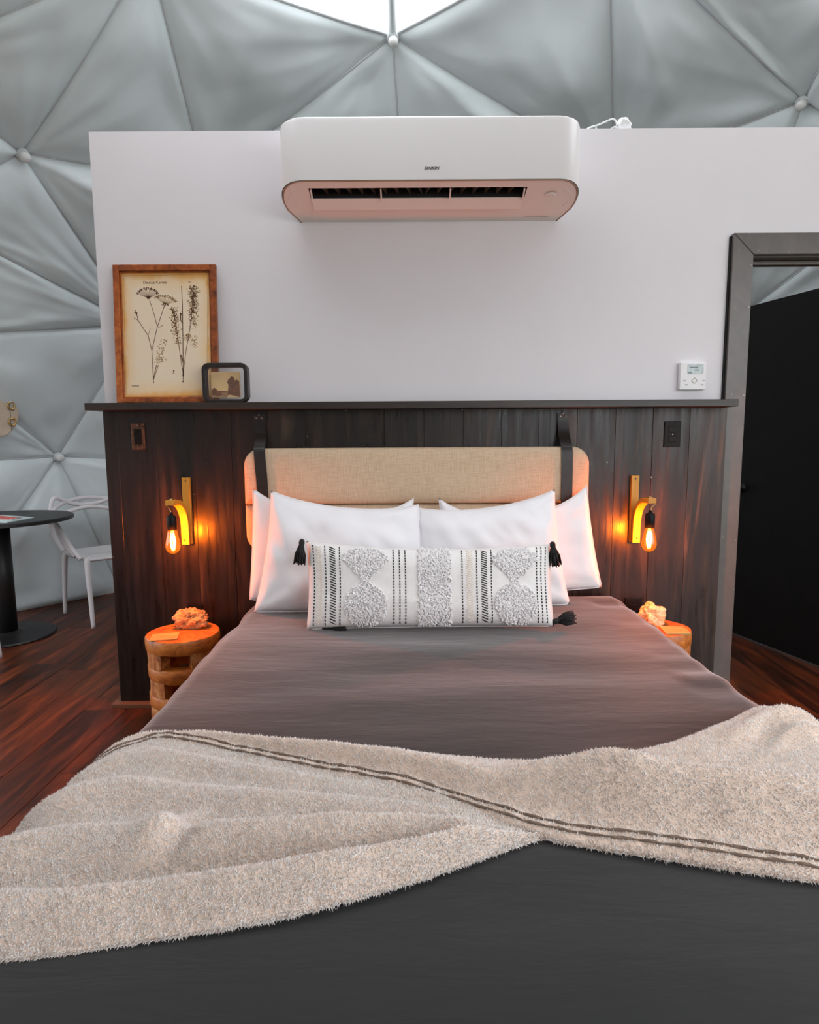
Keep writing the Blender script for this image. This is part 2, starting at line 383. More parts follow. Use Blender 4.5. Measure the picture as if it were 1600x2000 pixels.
for t in tris:
    i, j, k = t; A, B, C_ = hubs[i], hubs[j], hubs[k]
    clear = is_clear(t)
    vis = any(in_view(p) for p in (A, B, C_, (A+B+C_)/3))
    n = 4 if clear else (44 if vis else 8)
    fold = {q: [(m_, rng.uniform(-1, 1)) for m_ in (2, 3, 4, 6, 9)] for q in t}
    mid = [rng.uniform(-1, 1) for _ in range(4)]
    V = []; idx = {}
    for a in range(n+1):
        for b in range(n+1-a):
            ba, bb = a/n, b/n; bc = 1 - ba - bb
            if abs(bc) < 1e-9: bc = 0.0
            p = A*ba + B*bb + C_*bc
            # flat panel pushed a little to the sphere, fabric drawn back to the frame at hubs
            d = 0.0
            if not clear:
                ep = [(ba, bb), (bb, bc), (ba, bc)]
                d += .035 * 4 * (ba*bb*(1-bc)**2 + bb*bc*(1-ba)**2 + ba*bc*(1-bb)**2) / max(1e-6, 1)
                d += .030 * 27*ba*bb*bc * (1 + .5*mid[0])
                for q, w, u1, u2 in ((i, ba, bb, bc), (j, bb, ba, bc), (k, bc, ba, bb)):
                    r_ = 1 - w
                    if r_ > 1e-6 and w > 0:
                        th = u1 / (u1 + u2) if q else u1/(u1+u2)
                        amp = .17 * r_ * math.exp(-r_ / .34) * min(1, w*3)
                        sm = sum(c_ * math.sin(m_*math.pi*th) / (m_**.7) for m_, c_ in fold[q])
                        d += amp * math.copysign(abs(sm)**1.5, sm) * (1.0 if sm > 0 else .6)
                inner = min(ba, bb, bc)
                nz = noise.noise(Vector(p*1.7) + Vector((3, 1, 7))) * .05 + noise.noise(Vector((p[0]*2.6+p[2]*2, p[1]*4, p[2]*2.2-p[0]*1.2))) * .03
                d += nz * min(1, inner*9)
                d -= .022 * math.exp(-(inner/.018)**2) * (1 if inner < .2 else 0)
            q3 = p + inward(p) * d
            if p[2] < .02: q3 = p.copy(); 
            idx[(a, b)] = len(V); V.append(tuple(q3))
    Fc = []
    for a in range(n):
        for b in range(n-a):
            Fc.append((idx[(a, b)], idx[(a+1, b)], idx[(a, b+1)]))
            if a + b < n-1: Fc.append((idx[(a+1, b)], idx[(a+1, b+1)], idx[(a, b+1)]))
    MB().add(V, Fc).build('window_pane' if clear else 'liner_panel', M['vinyl'] if clear else M['liner'], ceiling, True, fix=False)
    for e in ((i, j), (j, k), (i, k)):
        e = tuple(sorted(e)); edges.setdefault(e, []).append((clear, vis))
for (i, j), info in edges.items():
    if not any(v_ for _, v_ in info) and not any(c_ for c_, _ in info): continue
    A, B = hubs[i], hubs[j]
    if abs(A[2]) < .01 and abs(B[2]) < .01: continue
    anyclear = any(c_ for c_, _ in info); allclear = all(c_ for c_, _ in info)
    pts = []
    for s_ in range(21):
        t_ = s_/20; p = A*(1-t_) + B*t_
        d = (0 if allclear else .035*4*t_*(1-t_) - .022) + .002
        pts.append(p + inward(p)*d)
    rad = .024 if allclear else (.010 if anyclear else .0055)
    MB().tube(pts, rad, 6).build('seam', M['seam'] if not allclear else M['liner'], ceiling, True, fix=False)
used = {q for e, inf in edges.items() if any(v_ for _, v_ in inf) for q in e}
for q in sorted(used):
    p = hubs[q]
    if p[2] < .3 or not in_view(p): continue
    d = Vector(inward(p)); c = Vector(p) + d*.004
    prof = [(.001, .056), (.015, .054), (.025, .045), (.028, .032), (.025, .019), (.016, .010), (.016, -.02)]
    mb = MB().lathe(prof, (0, 0, 0), 20)
    me = mb.mesh('button'); me.transform(Matrix.Translation(c) @ d.to_track_quat('Z', 'Y').to_matrix().to_4x4())
    link('button', me, M['button'], ceiling, True)
    me = MB().lathe([(.010, .012), (.03, .008), (.036, .002), (.03, -.004)], (0, 0, 0), 20).mesh('hub_washer'); me.transform(Matrix.Translation(c) @ d.to_track_quat('Z', 'Y').to_matrix().to_4x4())
    link('hub_washer', me, M['seam'], ceiling, True)
# daylight comes in through the clear bay behind the camera and the clear panels at the top
_d = np.array([math.cos(R(-52)), math.sin(R(-52)), 0]); _pc = SC + _d*4.0
portal((_pc[0], _pc[1], 1.45), (-_d[0], -_d[1], -.1), 5.2, 3.2)
portal((0.2, -0.1, 4.05), (0, 0, -1), 3.2, 3.2)
_d = np.array([-1.0, 0.02, 0]); _pc = SC + _d*4.0
portal((_pc[0], _pc[1], 1.2), (1, 0, -.1), 3.2, 2.6)  # portal of the added left window
tag(MB().lathe([(30, -.4), (30, -.35)], (0, 0, 0), 48).build('ground', M['ground']), 'grey green ground outside the dome', None, None, 'structure')

# ---- floor planks
floor = MB().lathe([(3.98, -.08), (3.98, -.012)], (0.3, -0.8, 0), 64).build('floor', M['subfloor'])
tag(floor, 'red brown wood plank floor of the dome', None, None, 'structure')
PW, PL = .19, 1.22
plank_me = MB().box((-PW/2+.0008, -PL/2+.0008, -.012), (PW/2-.0008, PL/2-.0008, 0)).mesh('plank', .0012, 1); plank_me.materials.append(M['floor'])
frnd = random.Random(3)
nx = int(4.0/PW) + 1
for ix in range(-nx, nx+1):
    x = .3 + ix*PW + .04
    half = math.sqrt(max(0, 3.96**2 - (x-.3)**2))
    if half < .3: continue
    off = frnd.uniform(0, PL); y = -.8 - half - off
    while y < -.8 + half:
        yc = y + PL/2
        if math.hypot(x-.3, yc+.8) < 4.15:
            o = link('plank', plank_me, None, floor); o.location = (x, yc, 0)
        y += PL

# ---- partition wall with doorway
DX0, DX1, DZ = 1.455, 2.23, 1.957
WT = 2.47
wb = MB().box((-1.322, 0, 0), (DX0-.02, .13, WT)).box((DX0-.02, 0, DZ+.02), (DX1+.02, .13, WT)).box((DX1+.02, 0, 0), (2.75, .13, WT))
wall = wb.build('wall_back', M['wall']); tag(wall, 'white painted partition wall above the dark planking', None, None, 'structure')

# ---- vertical planks of the wainscot
wains = thing('wall_wainscot', (0, -.02, 0), 'dark brown vertical plank wainscot behind the bed', None, None, 'structure')
bx = [on_y(p, 820, -.04)[0] for p in (1420, 1348, 1276, 1203, 1128, 1053, 980, 905, 828, 750, 675, 598, 523, 450, 376, 303, 228, 198)]
wr = random.Random(8)
for a, b in zip(bx[1:], bx[:-1]):
    a_ = max(a, -1.318)
    MB().box((a_+.0005, -.04 - wr.uniform(0, .0012), .022), (b-.0005, -.0005, 1.322)).build('plank', M['wain'], wains, bevel=.0008, seg=1)
# nail heads and scuffs on the planks
for (x, y) in [(659, 915), (600, 852), (903, 800), (1272, 932), (1186, 903), (221, 1088), (380, 965), (676, 801)]:
    p = on_y(x, y, -.042); MB().lathe([(.0035, .002), (.003, -.0012)], (p[0], p[1], p[2]), 8, 'y').build('nail', M['metal'], wains)
tag(MB().box((-1.345, -.075, 0), (1.36, -.0005, .021)).build('baseboard_back', M['strip'], bevel=.002), 'thin brown strip along the foot of the planking', None, None, 'structure')

# ---- ledge on top of the planking
tag(MB().box((-1.348, -.13, 1.3225), (1.37, -.0005, 1.352)).build('ledge_shelf', M['ledge'], bevel=.002), 'long dark brown ledge along the top of the wall planking', 'shelf')

# ---- doorway: casing boards, jamb, stops, open black door
door = thing('door_1', (1.84, 0, 0), 'black door standing open in a dark grey casing', None, None, 'structure')
cw = .088
def quad_board(pts, y0, y1, name, mat): MB().prism(pts, 'y', y0, y1).build(name, mat, door, bevel=.0015, seg=1)
quad_board([(DX0-cw, 0), (DX0, 0), (DX0, DZ), (DX0-cw, DZ+cw)], -.024, -.0006, 'casing', M['casing'])
quad_board([(DX1+cw, 0), (DX1, 0), (DX1, DZ), (DX1+cw, DZ+cw)], -.024, -.0006, 'casing', M['casing'])
quad_board([(DX0-cw+.0012, DZ+cw), (DX0+.0012, DZ+.0012), (DX1-.0012, DZ+.0012), (DX1+cw-.0012, DZ+cw)], -.024, -.0006, 'casing', M['casing'])
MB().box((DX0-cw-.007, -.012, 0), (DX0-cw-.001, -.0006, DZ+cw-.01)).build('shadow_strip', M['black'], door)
MB().box((DX0-.018, 0.0005, 0), (DX0+.002, .15, DZ)).build('jamb', M['black'], door)
MB().box((DX1-.002, 0.0005, 0), (DX1+.018, .15, DZ)).build('jamb', M['black'], door)
MB().box((DX0, 0.0005, DZ-.004), (DX1, .15, DZ+.018)).build('jamb', M['casing'], door)
MB().box((DX0+.003, .05, DZ-.022), (DX1-.003, .085, DZ-.005)).build('stop', M['casing'], door, bevel=.002)
MB().box((DX0+.003, .05, 0), (DX0+.016, .085, DZ-.024)).build('stop', M['black'], door, bevel=.002)
for (x, y) in [(1444, 488), (1474, 518), (1436, 601), (1466, 600), (1429, 770), (1455, 772), (1464, 456), (1482, 490), (1540, 492), (1444, 1054), (1412, 1047), (1433, 1150)]:
    p = on_y(x, y, -.025)
    if p[0] < DX0-cw+.006: p[0] = DX0-cw+.01
    if p[0] > DX0-.006 and p[2] < DZ: p[0] = DX0-.009
    MB().lathe([(.0032, .002), (.0028, -.001)], (p[0], -.0245, p[2]), 8, 'y').build('nail', M['metal'], door)
hd = Vector((-.27, .963, 0)).normalized(); hn = Vector((hd.y, -hd.x, 0)); hp = Vector((2.185, .155, 0)); LW = .85
def leafbox(a0, a1, z0, z1, t0, t1):
    c = []
    for z in (z0, z1):
        for (a, t) in ((a0, t0), (a1, t0), (a1, t1), (a0, t1)): c.append(tuple(hp + hd*a + hn*t + Vector((0, 0, z))))
    return MB().add(c, [(0,3,2,1),(4,5,6,7),(0,1,5,4),(1,2,6,5),(2,3,7,6),(3,0,4,7)])
leaf = leafbox(0, LW, .012, 1.945, 0, .036).build('door_leaf', M['black'], door, bevel=.002)
for sgn in (-1,):
    kc = hp + hd*(LW-.065) + Vector((0, 0, .90)) - hn*.0
    me = MB().lathe([(.027, 0), (.027, .006), (.011, .01), (.011, .032), (.022, .04), (.027, .052), (.022, .064), (.002, .068)], (0, 0, 0), 20).mesh('knob')
    me.transform(Matrix.Translation(kc) @ (-hn).to_track_quat('Z', 'Y').to_matrix().to_4x4()); link('knob', me, M['black'], leaf, True)

# ================================================================== AIR CONDITIONER
ac = thing('air_conditioner', (.09, 0, 2.1), 'white wall mounted air conditioner with open louver on the upper wall', 'air conditioner')
AXL, AXR, AYF = -.497, .674, -.268
def ac_z(Y): return 2.107 + (-Y/.268)*.060
def plan(inset=0.0, nseg=14):
    """outline in plan from wall left, round the front, to wall right"""
    xl, xr, yf = AXL+inset, AXR-inset, AYF+inset; rx, ry = .105, .135; out = [(xl+.043, -.0008), (xl+.028, -.035), (xl+.006, -.085)]
    for k in range(nseg+1):
        a = math.pi + k/nseg*math.pi/2
        out.append((xl+rx+math.copysign(abs(math.cos(a))**.85, math.cos(a))*rx, yf+ry+math.copysign(abs(math.sin(a))**.85, math.sin(a))*ry))
    for k in range(nseg+1):
        a = 1.5*math.pi + k/nseg*math.pi/2
        out.append((xr-rx+math.copysign(abs(math.cos(a))**.85, math.cos(a))*rx, yf+ry+math.copysign(abs(math.sin(a))**.85, math.sin(a))*ry))
    return out + [(xr-.006, -.085), (xr-.028, -.035), (xr-.043, -.0008)]
pl = plan(); n = len(pl); ACT = 2.397
# shell: wall of the plan outline, softly rounded to the top
rows = []
for inset, z in ((0, None), (0, ACT-.02), (.003, ACT-.008), (.010, ACT-.002), (.022, ACT)):
    q = plan(inset)
    rows.append([(x, y, (ac_z(y) if z is None else z)) for x, y in q])
mb = MB(); mb.grid(rows); top = rows[-1]; mb.add(top, [tuple(range(n))])
body = mb.build('housing', M['plastic'], ac, True, weld=1e-5); auto_smooth(body, 35)
# rim line and underside plate with an outlet opening
rim = plan(.004); MB().tube([(x, y, ac_z(y)-.0006) for x, y in rim], .0032, 6).build('rim_line', M['gap'], ac, True)
S0, S1, SY0, SY1 = -.382, .462, -.222, -.158      # outlet slot in plan
inner = plan(.007)
def strip_y(poly, ya, yb):
    """clip the plan polygon to ya<=y<=yb"""
    def clip(p, f):
        o = []
        for a, b in zip(p, p[1:]+p[:1]):
            fa, fb = f(a), f(b)
            if fa >= 0: o.append(a)
            if (fa >= 0) != (fb >= 0):
                t = fa/(fa-fb); o.append((a[0]+(b[0]-a[0])*t, a[1]+(b[1]-a[1])*t))
        return o
    return clip(clip(poly, lambda q: q[1]-ya), lambda q: yb-q[1])
def clip_x(p, xa, xb):
    def clip(p, f):
        o = []
        for a, b in zip(p, p[1:]+p[:1]):
            fa, fb = f(a), f(b)
            if fa >= 0: o.append(a)
            if (fa >= 0) != (fb >= 0):
                t = fa/(fa-fb); o.append((a[0]+(b[0]-a[0])*t, a[1]+(b[1]-a[1])*t))
        return o
    return clip(clip(p, lambda q: q[0]-xa), lambda q: xb-q[0])
ub = MB()
for poly in (strip_y(inner, -.3, SY0), strip_y(inner, SY1, 0), clip_x(strip_y(inner, SY0, SY1), -9, S0), clip_x(strip_y(inner, SY0, SY1), S1, 9)):
    ub.add([(x, y, ac_z(y)-.001) for x, y in poly], [tuple(range(len(poly)))])
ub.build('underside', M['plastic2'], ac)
cz = ac_z(SY0)
MB().add([(S0, SY0, cz), (S1, SY0, cz), (S1, SY1, ac_z(SY1)), (S0, SY1, ac_z(SY1)), (S0, SY0+.01, cz+.07), (S1, SY0+.01, cz+.07), (S1, SY1+.02, cz+.07), (S0, SY1+.02, cz+.07)],
         [(4,5,6,7), (0,1,5,4), (1,2,6,5), (2,3,7,6), (3,0,4,7)]).build('outlet_cavity', M['dark'], ac, fix=False)
for k in range(17):
    x = S0 + .05 + k*(S1-S0-.1)/16
    s_ = .016 if k < 9 else -.016
    MB().prism([(x, SY0+.004), (x+.0018, SY0+.004), (x+s_+.0018, SY1+.004), (x+s_, SY1+.004)], 'z', cz+.002, cz+.04).build('vane', M['vane'], ac)
# louver flap hanging open under the slot
fz = ac_z(SY1)-.004
MB().add([(S0+.006, SY1-.004, fz), (S1-.006, SY1-.004, fz), (S1-.006, -.112, fz-.024), (S0+.006, -.112, fz-.024), (S0+.006, SY1-.003, fz+.004), (S1-.006, SY1-.003, fz+.004), (S1-.006, -.110, fz-.019), (S0+.006, -.110, fz-.019)],
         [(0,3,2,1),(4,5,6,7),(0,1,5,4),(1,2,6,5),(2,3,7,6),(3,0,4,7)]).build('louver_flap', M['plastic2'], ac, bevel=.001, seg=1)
for x in (S0+.004, -.106, .164, S1-.010):
    MB().prism([(SY0+.012, cz-.001), (SY1-.006, fz-.010), (SY1+.004, fz-.004), (SY0+.02, cz+.012)], 'x', x, x+.005).build('louver_arm', M['plastic2'], ac)
for sx, nm in ((AXR-.113, 'sensor_ring'),):
    c = (sx, -.175, ac_z(-.175)-.001)
    MB().lathe([(.0215, -.0025), (.0235, 0), (.0195, 0), (.0195, -.001)], c, 28).build('sensor_ring', M['plastic'], ac, True)
    MB().lathe([(.006, -.004), (.0165, -.003), (.018, .001)], c, 24).build('sensor_dome', M['plastic2'], ac, True)
for (xa, sg) in ((AXL+.085, -1), (AXR-.085, 1)):
    pts = [(xa+sg*.058*math.sin(a), -.15-.06*math.cos(a), ac_z(-.15-.06*math.cos(a))-.0015) for a in [R(t) for t in range(20, 150, 10)]]
    MB().tube(pts, .0015, 5).build('embossed_line', M['plastic'], ac, True)
text_part('brand_lettering', 'DAIKIN', .0165, M['ink_grey'], ac, (.091, AYF-.0006, 2.207), (1, 0, 0), (0, 0, 1), shear=.25, bold=.0005)
text_part('model_lettering', 'DAIKIN INVERTER', .013, M['ink_pale'], ac, (.535, -.034, ac_z(-.034)-.0016), (1, 0, 0), (0, .97, -.22), .0002)

# ---- white cord bundle on top of the partition
cb = thing('cable_bundle', (.85, .05, WT), 'tangled white cord with a lumpy plug on top of the white wall', 'cord')
cord_pts = [(.745, .03, WT+.005), (.765, .03, WT+.018), (.80, .035, WT+.03), (.835, .04, WT+.046), (.862, .04, WT+.056), (.878, .04, WT+.048), (.882, .04, WT+.03)]
def spline(pts, k=6):
    out = []; P = [Vector(p) for p in pts]
    for i in range(len(P)-1):
        p0, p1, p2, p3 = P[max(i-1, 0)], P[i], P[i+1], P[min(i+2, len(P)-1)]
        for s_ in range(k):
            t = s_/k; out.append(.5*((2*p1)+(p2-p0)*t+(2*p0-5*p1+4*p2-p3)*t*t+(3*p1-p0-3*p2+p3)*t**3))
    return out + [P[-1]]
MB().tube(spline(cord_pts), .0034, 8).build('cord_loop', M['cord'], cb, True)
MB().tube(spline([(.755, .05, WT+.004), (.80, .05, WT+.008), (.845, .05, WT+.014), (.875, .045, WT+.028), (.89, .045, WT+.024)]), .0032, 8).build('cord_loop', M['cord'], cb, True)
MB().tube(spline([(.79, .025, WT+.016), (.80, .025, WT+.004), (.83, .028, WT+.004), (.87, .03, WT+.012)]), .003, 8).build('cord_loop', M['cord'], cb, True)
def blob(c, r, seed, amp=.25, nu=24, nv=14, fr=2.0, fine=.5):
    P = []
    for i in range(nu):
        row = []
        for j in range(nv+1):
            th = i*2*math.pi/nu; ph = -math.pi/2 + j*math.pi/nv
            d = Vector((math.cos(ph)*math.cos(th), math.cos(ph)*math.sin(th), math.sin(ph)))
            k = 1 + amp*noise.noise(d*fr + Vector((seed, seed*2.3, 1))) + amp*fine*noise.noise(d*fr*2.7 + Vector((seed, 5, seed)))
            row.append((c[0]+d.x*r[0]*k, c[1]+d.y*r[1]*k, c[2]+d.z*r[2]*k))
        P.append(row)
    return P
mb = MB(); mb.grid(blob((.912, .045, WT+.033), (.030, .025, .029), 3.1, .35), True); mb.build('plug', M['cord'], cb, True, weld=1e-6)
mb = MB(); mb.grid(blob((.934, .05, WT+.014), (.016, .016, .014), 7.1, .3), True); mb.build('plug', M['cord'], cb, True, weld=1e-6)

# ================================================================== THINGS ON THE WALL
def plate(name, px0, px1, label, cat, body_mat, slots=True, y=-.042, group=None):
    a = on_y(*px0, y); b = on_y(*px1, y); x0, x1 = sorted((a[0], b[0])); z0, z1 = sorted((a[2], b[2]))
    cx, cz_ = (x0+x1)/2, (z0+z1)/2
    t = thing(name, (cx, -.041, cz_), label, cat, group)
    MB().box((x0, y-.005, z0), (x1, y+.001, z1)).build('cover_plate', body_mat, t, bevel=.0018)
    return t, cx, cz_, x1-x0, z1-z0
t, cx, cz_, w, h = plate('wall_outlet', (1298, 823), (1328, 873), 'black wall outlet on the planking beside the doorway', 'outlet', M['socket'])
for s_ in (-1, 1):
    f_ = MB().box((cx-.017, -.0495, cz_+s_*.0195-.0145), (cx+.017, -.0465, cz_+s_*.0195+.0145)).build('receptacle', M['black'], t, bevel=.003)
    for q in (-1, 1): MB().box((cx+q*.0065-.001, -.0500, cz_+s_*.0195-.002), (cx+q*.0065+.001, -.0494, cz_+s_*.0195+.007)).build('slot', M['dark'], f_)
MB().lathe([(.003, 0), (.0028, -.0012)], (cx, -.0472, cz_), 10, 'y').build('screw', M['metal'], t)
t, cx, cz_, w, h = plate('light_switch', (256, 827), (285, 879), 'worn copper brown light switch on the dark planking at left', 'switch',
    plain('worn_copper_plate', (.09, .045, .022), .4, metal=.3, var=.8, vscale=60))
MB().box((cx-.0165, -.0500, cz_-.033), (cx+.0165, -.0465, cz_+.033)).build('rocker', M['socket'], t, bevel=.002)
for s_ in (-1, 1): MB().lathe([(.003, 0), (.0028, -.0012)], (cx, -.0472, cz_+s_*.048), 10, 'y').build('screw', M['metal'], t)
for nm, a, b, lab in (('power_outlet', (367, 1180), (398, 1232), 'black outlet low on the planking behind the left stump table'), ('power_outlet', (1221, 1168), (1252, 1220), 'black outlet low on the planking behind the right stump table')):
    t, cx, cz_, w, h = plate(nm, a, b, lab, 'outlet', M['socket'])
    for s_ in (-1, 1): MB().box((cx-.017, -.0495, cz_+s_*.0195-.0145), (cx+.017, -.0465, cz_+s_*.0195+.0145)).build('receptacle', M['black'], t, bevel=.003)
# thermostat
a = on_y(1329, 708, -.02); b = on_y(1378, 761, -.02)
th = thing('thermostat', ((a[0]+b[0])/2, -.001, b[2]), 'small white thermostat with grey screen on the white wall', 'thermostat')
MB().box((a[0], -.024, b[2]), (b[0], -.0008, a[2])).build('case', M['plastic'], th, bevel=.003)
tw, thh = b[0]-a[0], a[2]-b[2]
scr = MB().box((a[0]+tw*.27, -.0252, b[2]+thh*.58), (a[0]+tw*.88, -.0235, b[2]+thh*.93)).build('screen', plain('grey_lcd', (.50, .57, .57), .25, var=.15, vscale=60), th, bevel=.001)
for k, (u_, v_, w_) in enumerate([(.30, .60, .14), (.52, .70, .2), (.36, .80, .3), (.80, .62, .03)]):
    MB().box((a[0]+tw*u_, -.0256, b[2]+thh*v_), (a[0]+tw*(u_+w_), -.0251, b[2]+thh*(v_+.035))).build('screen_mark', plain('lcd_mark', (.18, .22, .22), .5), scr)
cxx, czz = a[0]+tw*.55, b[2]+thh*.33
MB().lathe([(.0135, 0), (.0145, -.001), (.0105, -.001), (.0105, 0)], (cxx, -.0238, czz), 4, 'y').build('direction_pad', M['ink_pale'], th)
for u_, v_ in ((.18, .33), (.9, .33), (.25, .18), (.85, .18)):
    MB().box((a[0]+tw*u_-.006, -.0248, b[2]+thh*v_-.0025), (a[0]+tw*u_+.006, -.0236, b[2]+thh*v_+.0025)).build('push_button', M['ink_pale'], th, bevel=.0006, seg=1)

# ---- botanical print leaning on the ledge
BL, BR_, TR, TL = [np.array(v) for v in ((-1.236, -.062, 1.3535), (-.803, -.062, 1.3535), (-.803, -.018, 1.932), (-1.240, -.018, 1.928))]
fr = thing('framed_print', (-1.02, -.06, 1.3535), 'tall reddish wood framed botanical plant print leaning on the ledge', 'picture')
fx = Vector(BR_-BL).normalized(); fz_ = Vector(TL-BL); FH = fz_.length; fz_.normalize(); fn = fx.cross(fz_).normalized(); FW = float(np.linalg.norm(BR_-BL))
def FP(u, v, n_=0): return tuple(Vector(BL) + fx*u + fz_*v + fn*n_)
def fbox(u0, u1, v0, v1, n0, n1):
    return MB().add([FP(u0,v0,n0), FP(u1,v0,n0), FP(u1,v1,n0), FP(u0,v1,n0), FP(u0,v0,n1), FP(u1,v0,n1), FP(u1,v1,n1), FP(u0,v1,n1)], [(0,3,2,1),(4,5,6,7),(0,1,5,4),(1,2,6,5),(2,3,7,6),(3,0,4,7)])
rw = .026
for nm, c in (('rail', (0, rw, 0, FH)), ('rail', (FW-rw, FW, 0, FH)), ('rail', (rw, FW-rw, FH-rw, FH)), ('rail', (rw, FW-rw, 0, rw*.8))):
    r_ = fbox(*c, 0, .020).build('frame_rail', M['framewood'], fr, bevel=.003)
for c in ((rw, rw+.006, rw*.8, FH-rw), (FW-rw-.006, FW-rw, rw*.8, FH-rw), (rw, FW-rw, FH-rw-.006, FH-rw), (rw, FW-rw, rw*.8, rw*.8+.005)):
    fbox(*c, .004, .012).build('inner_lip', M['framewood'], fr, bevel=.0015, seg=1)
paper = fbox(rw-.002, FW-rw+.002, rw*.8-.002, FH-rw+.002, .003, .006).build('print_paper', M['paper'], fr)
# the drawing: flat ink on the paper; picture coordinates of the print
PX0, PX1, PY0, PY1 = 90, 1385, 165, 1945
def DP(x, y):
    # x,y in a 1500x2000 sketch of the frame
    u = rw + (x-105-(y-170)*.045)/(1375-105)*(FW-2*rw); v = (FH-rw) - (y-170)/(1945-170)*(FH-1.8*rw); return u, v
def stroke(mb, pts, w, n_=.0064):
    P = [DP(*p) for p in pts]
    for (a, b) in zip(P[:-1], P[1:]):
        dx, dy = b[0]-a[0], b[1]-a[1]; L = math.hypot(dx, dy) or 1; ox, oy = -dy/L*w/2, dx/L*w/2
        mb.add([FP(a[0]-ox, a[1]-oy, n_), FP(b[0]-ox, b[1]-oy, n_), FP(b[0]+ox, b[1]+oy, n_), FP(a[0]+ox, a[1]+oy, n_)], [(0, 1, 2, 3)])
def dots(mb, cx_, cy_, sx, sy, k, size, rnd, n_=.0064, lean=0):
    for _ in range(k):
        x = cx_ + rnd.gauss(0, sx); y = cy_ + rnd.uniform(-sy, sy); x += lean*(y-cy_)
        u, v = DP(x, y); s_ = size*rnd.uniform(.5, 1.3); a = rnd.uniform(0, 3.1)
        mb.add([FP(u+math.cos(a+q)*s_*(1 if q % 3 < 1.6 else .6), v+math.sin(a+q)*s_*(1 if q % 3 < 1.6 else .6), n_) for q in (0, 1.57, 3.14, 4.71)], [(0, 1, 2, 3)])
prn = random.Random(2)
ink = MB()
for pts, w in [([(600, 1720), (595, 1620), (570, 1280), (640, 950), (740, 640)], .0026), ([(640, 930), (590, 750), (525, 565)], .0022), ([(570, 1280), (515, 1060), (370, 850), (345, 740)], .0024), ([(370, 850), (310, 815)], .002),
               ([(515, 1060), (545, 960)], .0016), ([(655, 955), (730, 915)], .002), ([(600, 1690), (665, 1480)], .0022), ([(600, 1660), (640, 1480)], .003), ([(1020, 1715), (1018, 1560), (1005, 1100), (990, 640), (975, 370)], .0030), ([(1018, 1600), (985, 1420), (900, 880), (865, 680)], .0024),
               ([(1022, 1580), (1045, 1330), (1120, 860), (1140, 380)], .0024), ([(1000, 900), (970, 850), (965, 750)], .004), ([(1015, 1440), (985, 1340)], .005), ([(1018, 1640), (1022, 1560)], .006), ([(600, 1725), (612, 1722)], .003), ([(1005, 1718), (1035, 1718)], .003)]:
    stroke(ink, pts, w)
for k in range(17):       # the umbel
    a = -1.25 + k*2.5/16; ex, ey = 500+140*math.sin(a)*1.05, 515-110*math.cos(a)*.95
    stroke(ink, [(515, 540), (ex, ey)], .0011); dots(ink, ex, ey-8, 10, 14, 5, .0028, prn)
dots(ink, 345, 745, 12, 35, 14, .003, prn); dots(ink, 745, 620, 25, 22, 16, .003, prn); dots(ink, 515, 530, 18, 22, 14, .0028, prn)
dots(ink, 1140, 560, 26, 190, 150, .0030, prn); dots(ink, 1125, 820, 22, 90, 34, .0028, prn); dots(ink, 890, 850, 22, 150, 60, .0028, prn, lean=.12); dots(ink, 885, 1580, 8, 25, 5, .0035, prn); dots(ink, 970, 770, 8, 40, 10, .003, prn)
ink.build('ink_drawing', M['ink'], paper, fix=False)['kind'] = 'stuff'
ink2 = MB()
for k in range(15):
    a = -1.2 + k*2.4/14; ex, ey = 755+150*math.sin(a), 590-70*math.cos(a)+30*math.sin(a)
    stroke(ink2, [(745, 630), (ex, ey)], .0010); dots(ink2, ex, ey-5, 14, 14, 7, .0030, prn, .0062)
dots(ink2, 1145, 560, 38, 190, 170, .0032, prn, .0062); dots(ink2, 1160, 860, 30, 110, 60, .003, prn, .0062); dots(ink2, 895, 900, 34, 230, 150, .0032, prn, .0062, .14); dots(ink2, 700, 1280, 32, 170, 80, .003, prn, .0062, -.25)
dots(ink2, 1075, 1090, 26, 50, 50, .003, prn, .0062); dots(ink2, 1165, 1160, 24, 90, 40, .003, prn, .0062); dots(ink2, 720, 1410, 25, 40, 16, .003, prn, .0062); dots(ink2, 930, 1140, 28, 40, 30, .003, prn, .0062)
for pts in ([(158, 228), (1340, 208), (1362, 1910), (215, 1915), (158, 228)],): stroke(ink2, pts, .0012, .0063)
ink2.build('ink_shading', M['ink_light'], paper, fix=False)['kind'] = 'stuff'
u, v = DP(600, 322); text_part('title_lettering', 'Daucus Carota', .0165, M['ink'], paper, FP(u, v, .0064), fx, fz_, .0002)
u, v = DP(1085, 318); text_part('plate_lettering', 'Tab.', .009, M['ink_light'], paper, FP(u, v, .0064), fx, fz_, .0002)
u, v = DP(345, 1768); text_part('signature_lettering', 'botanica', .009, M['ink'], paper, FP(u, v, .0064), fx, fz_, .0002)

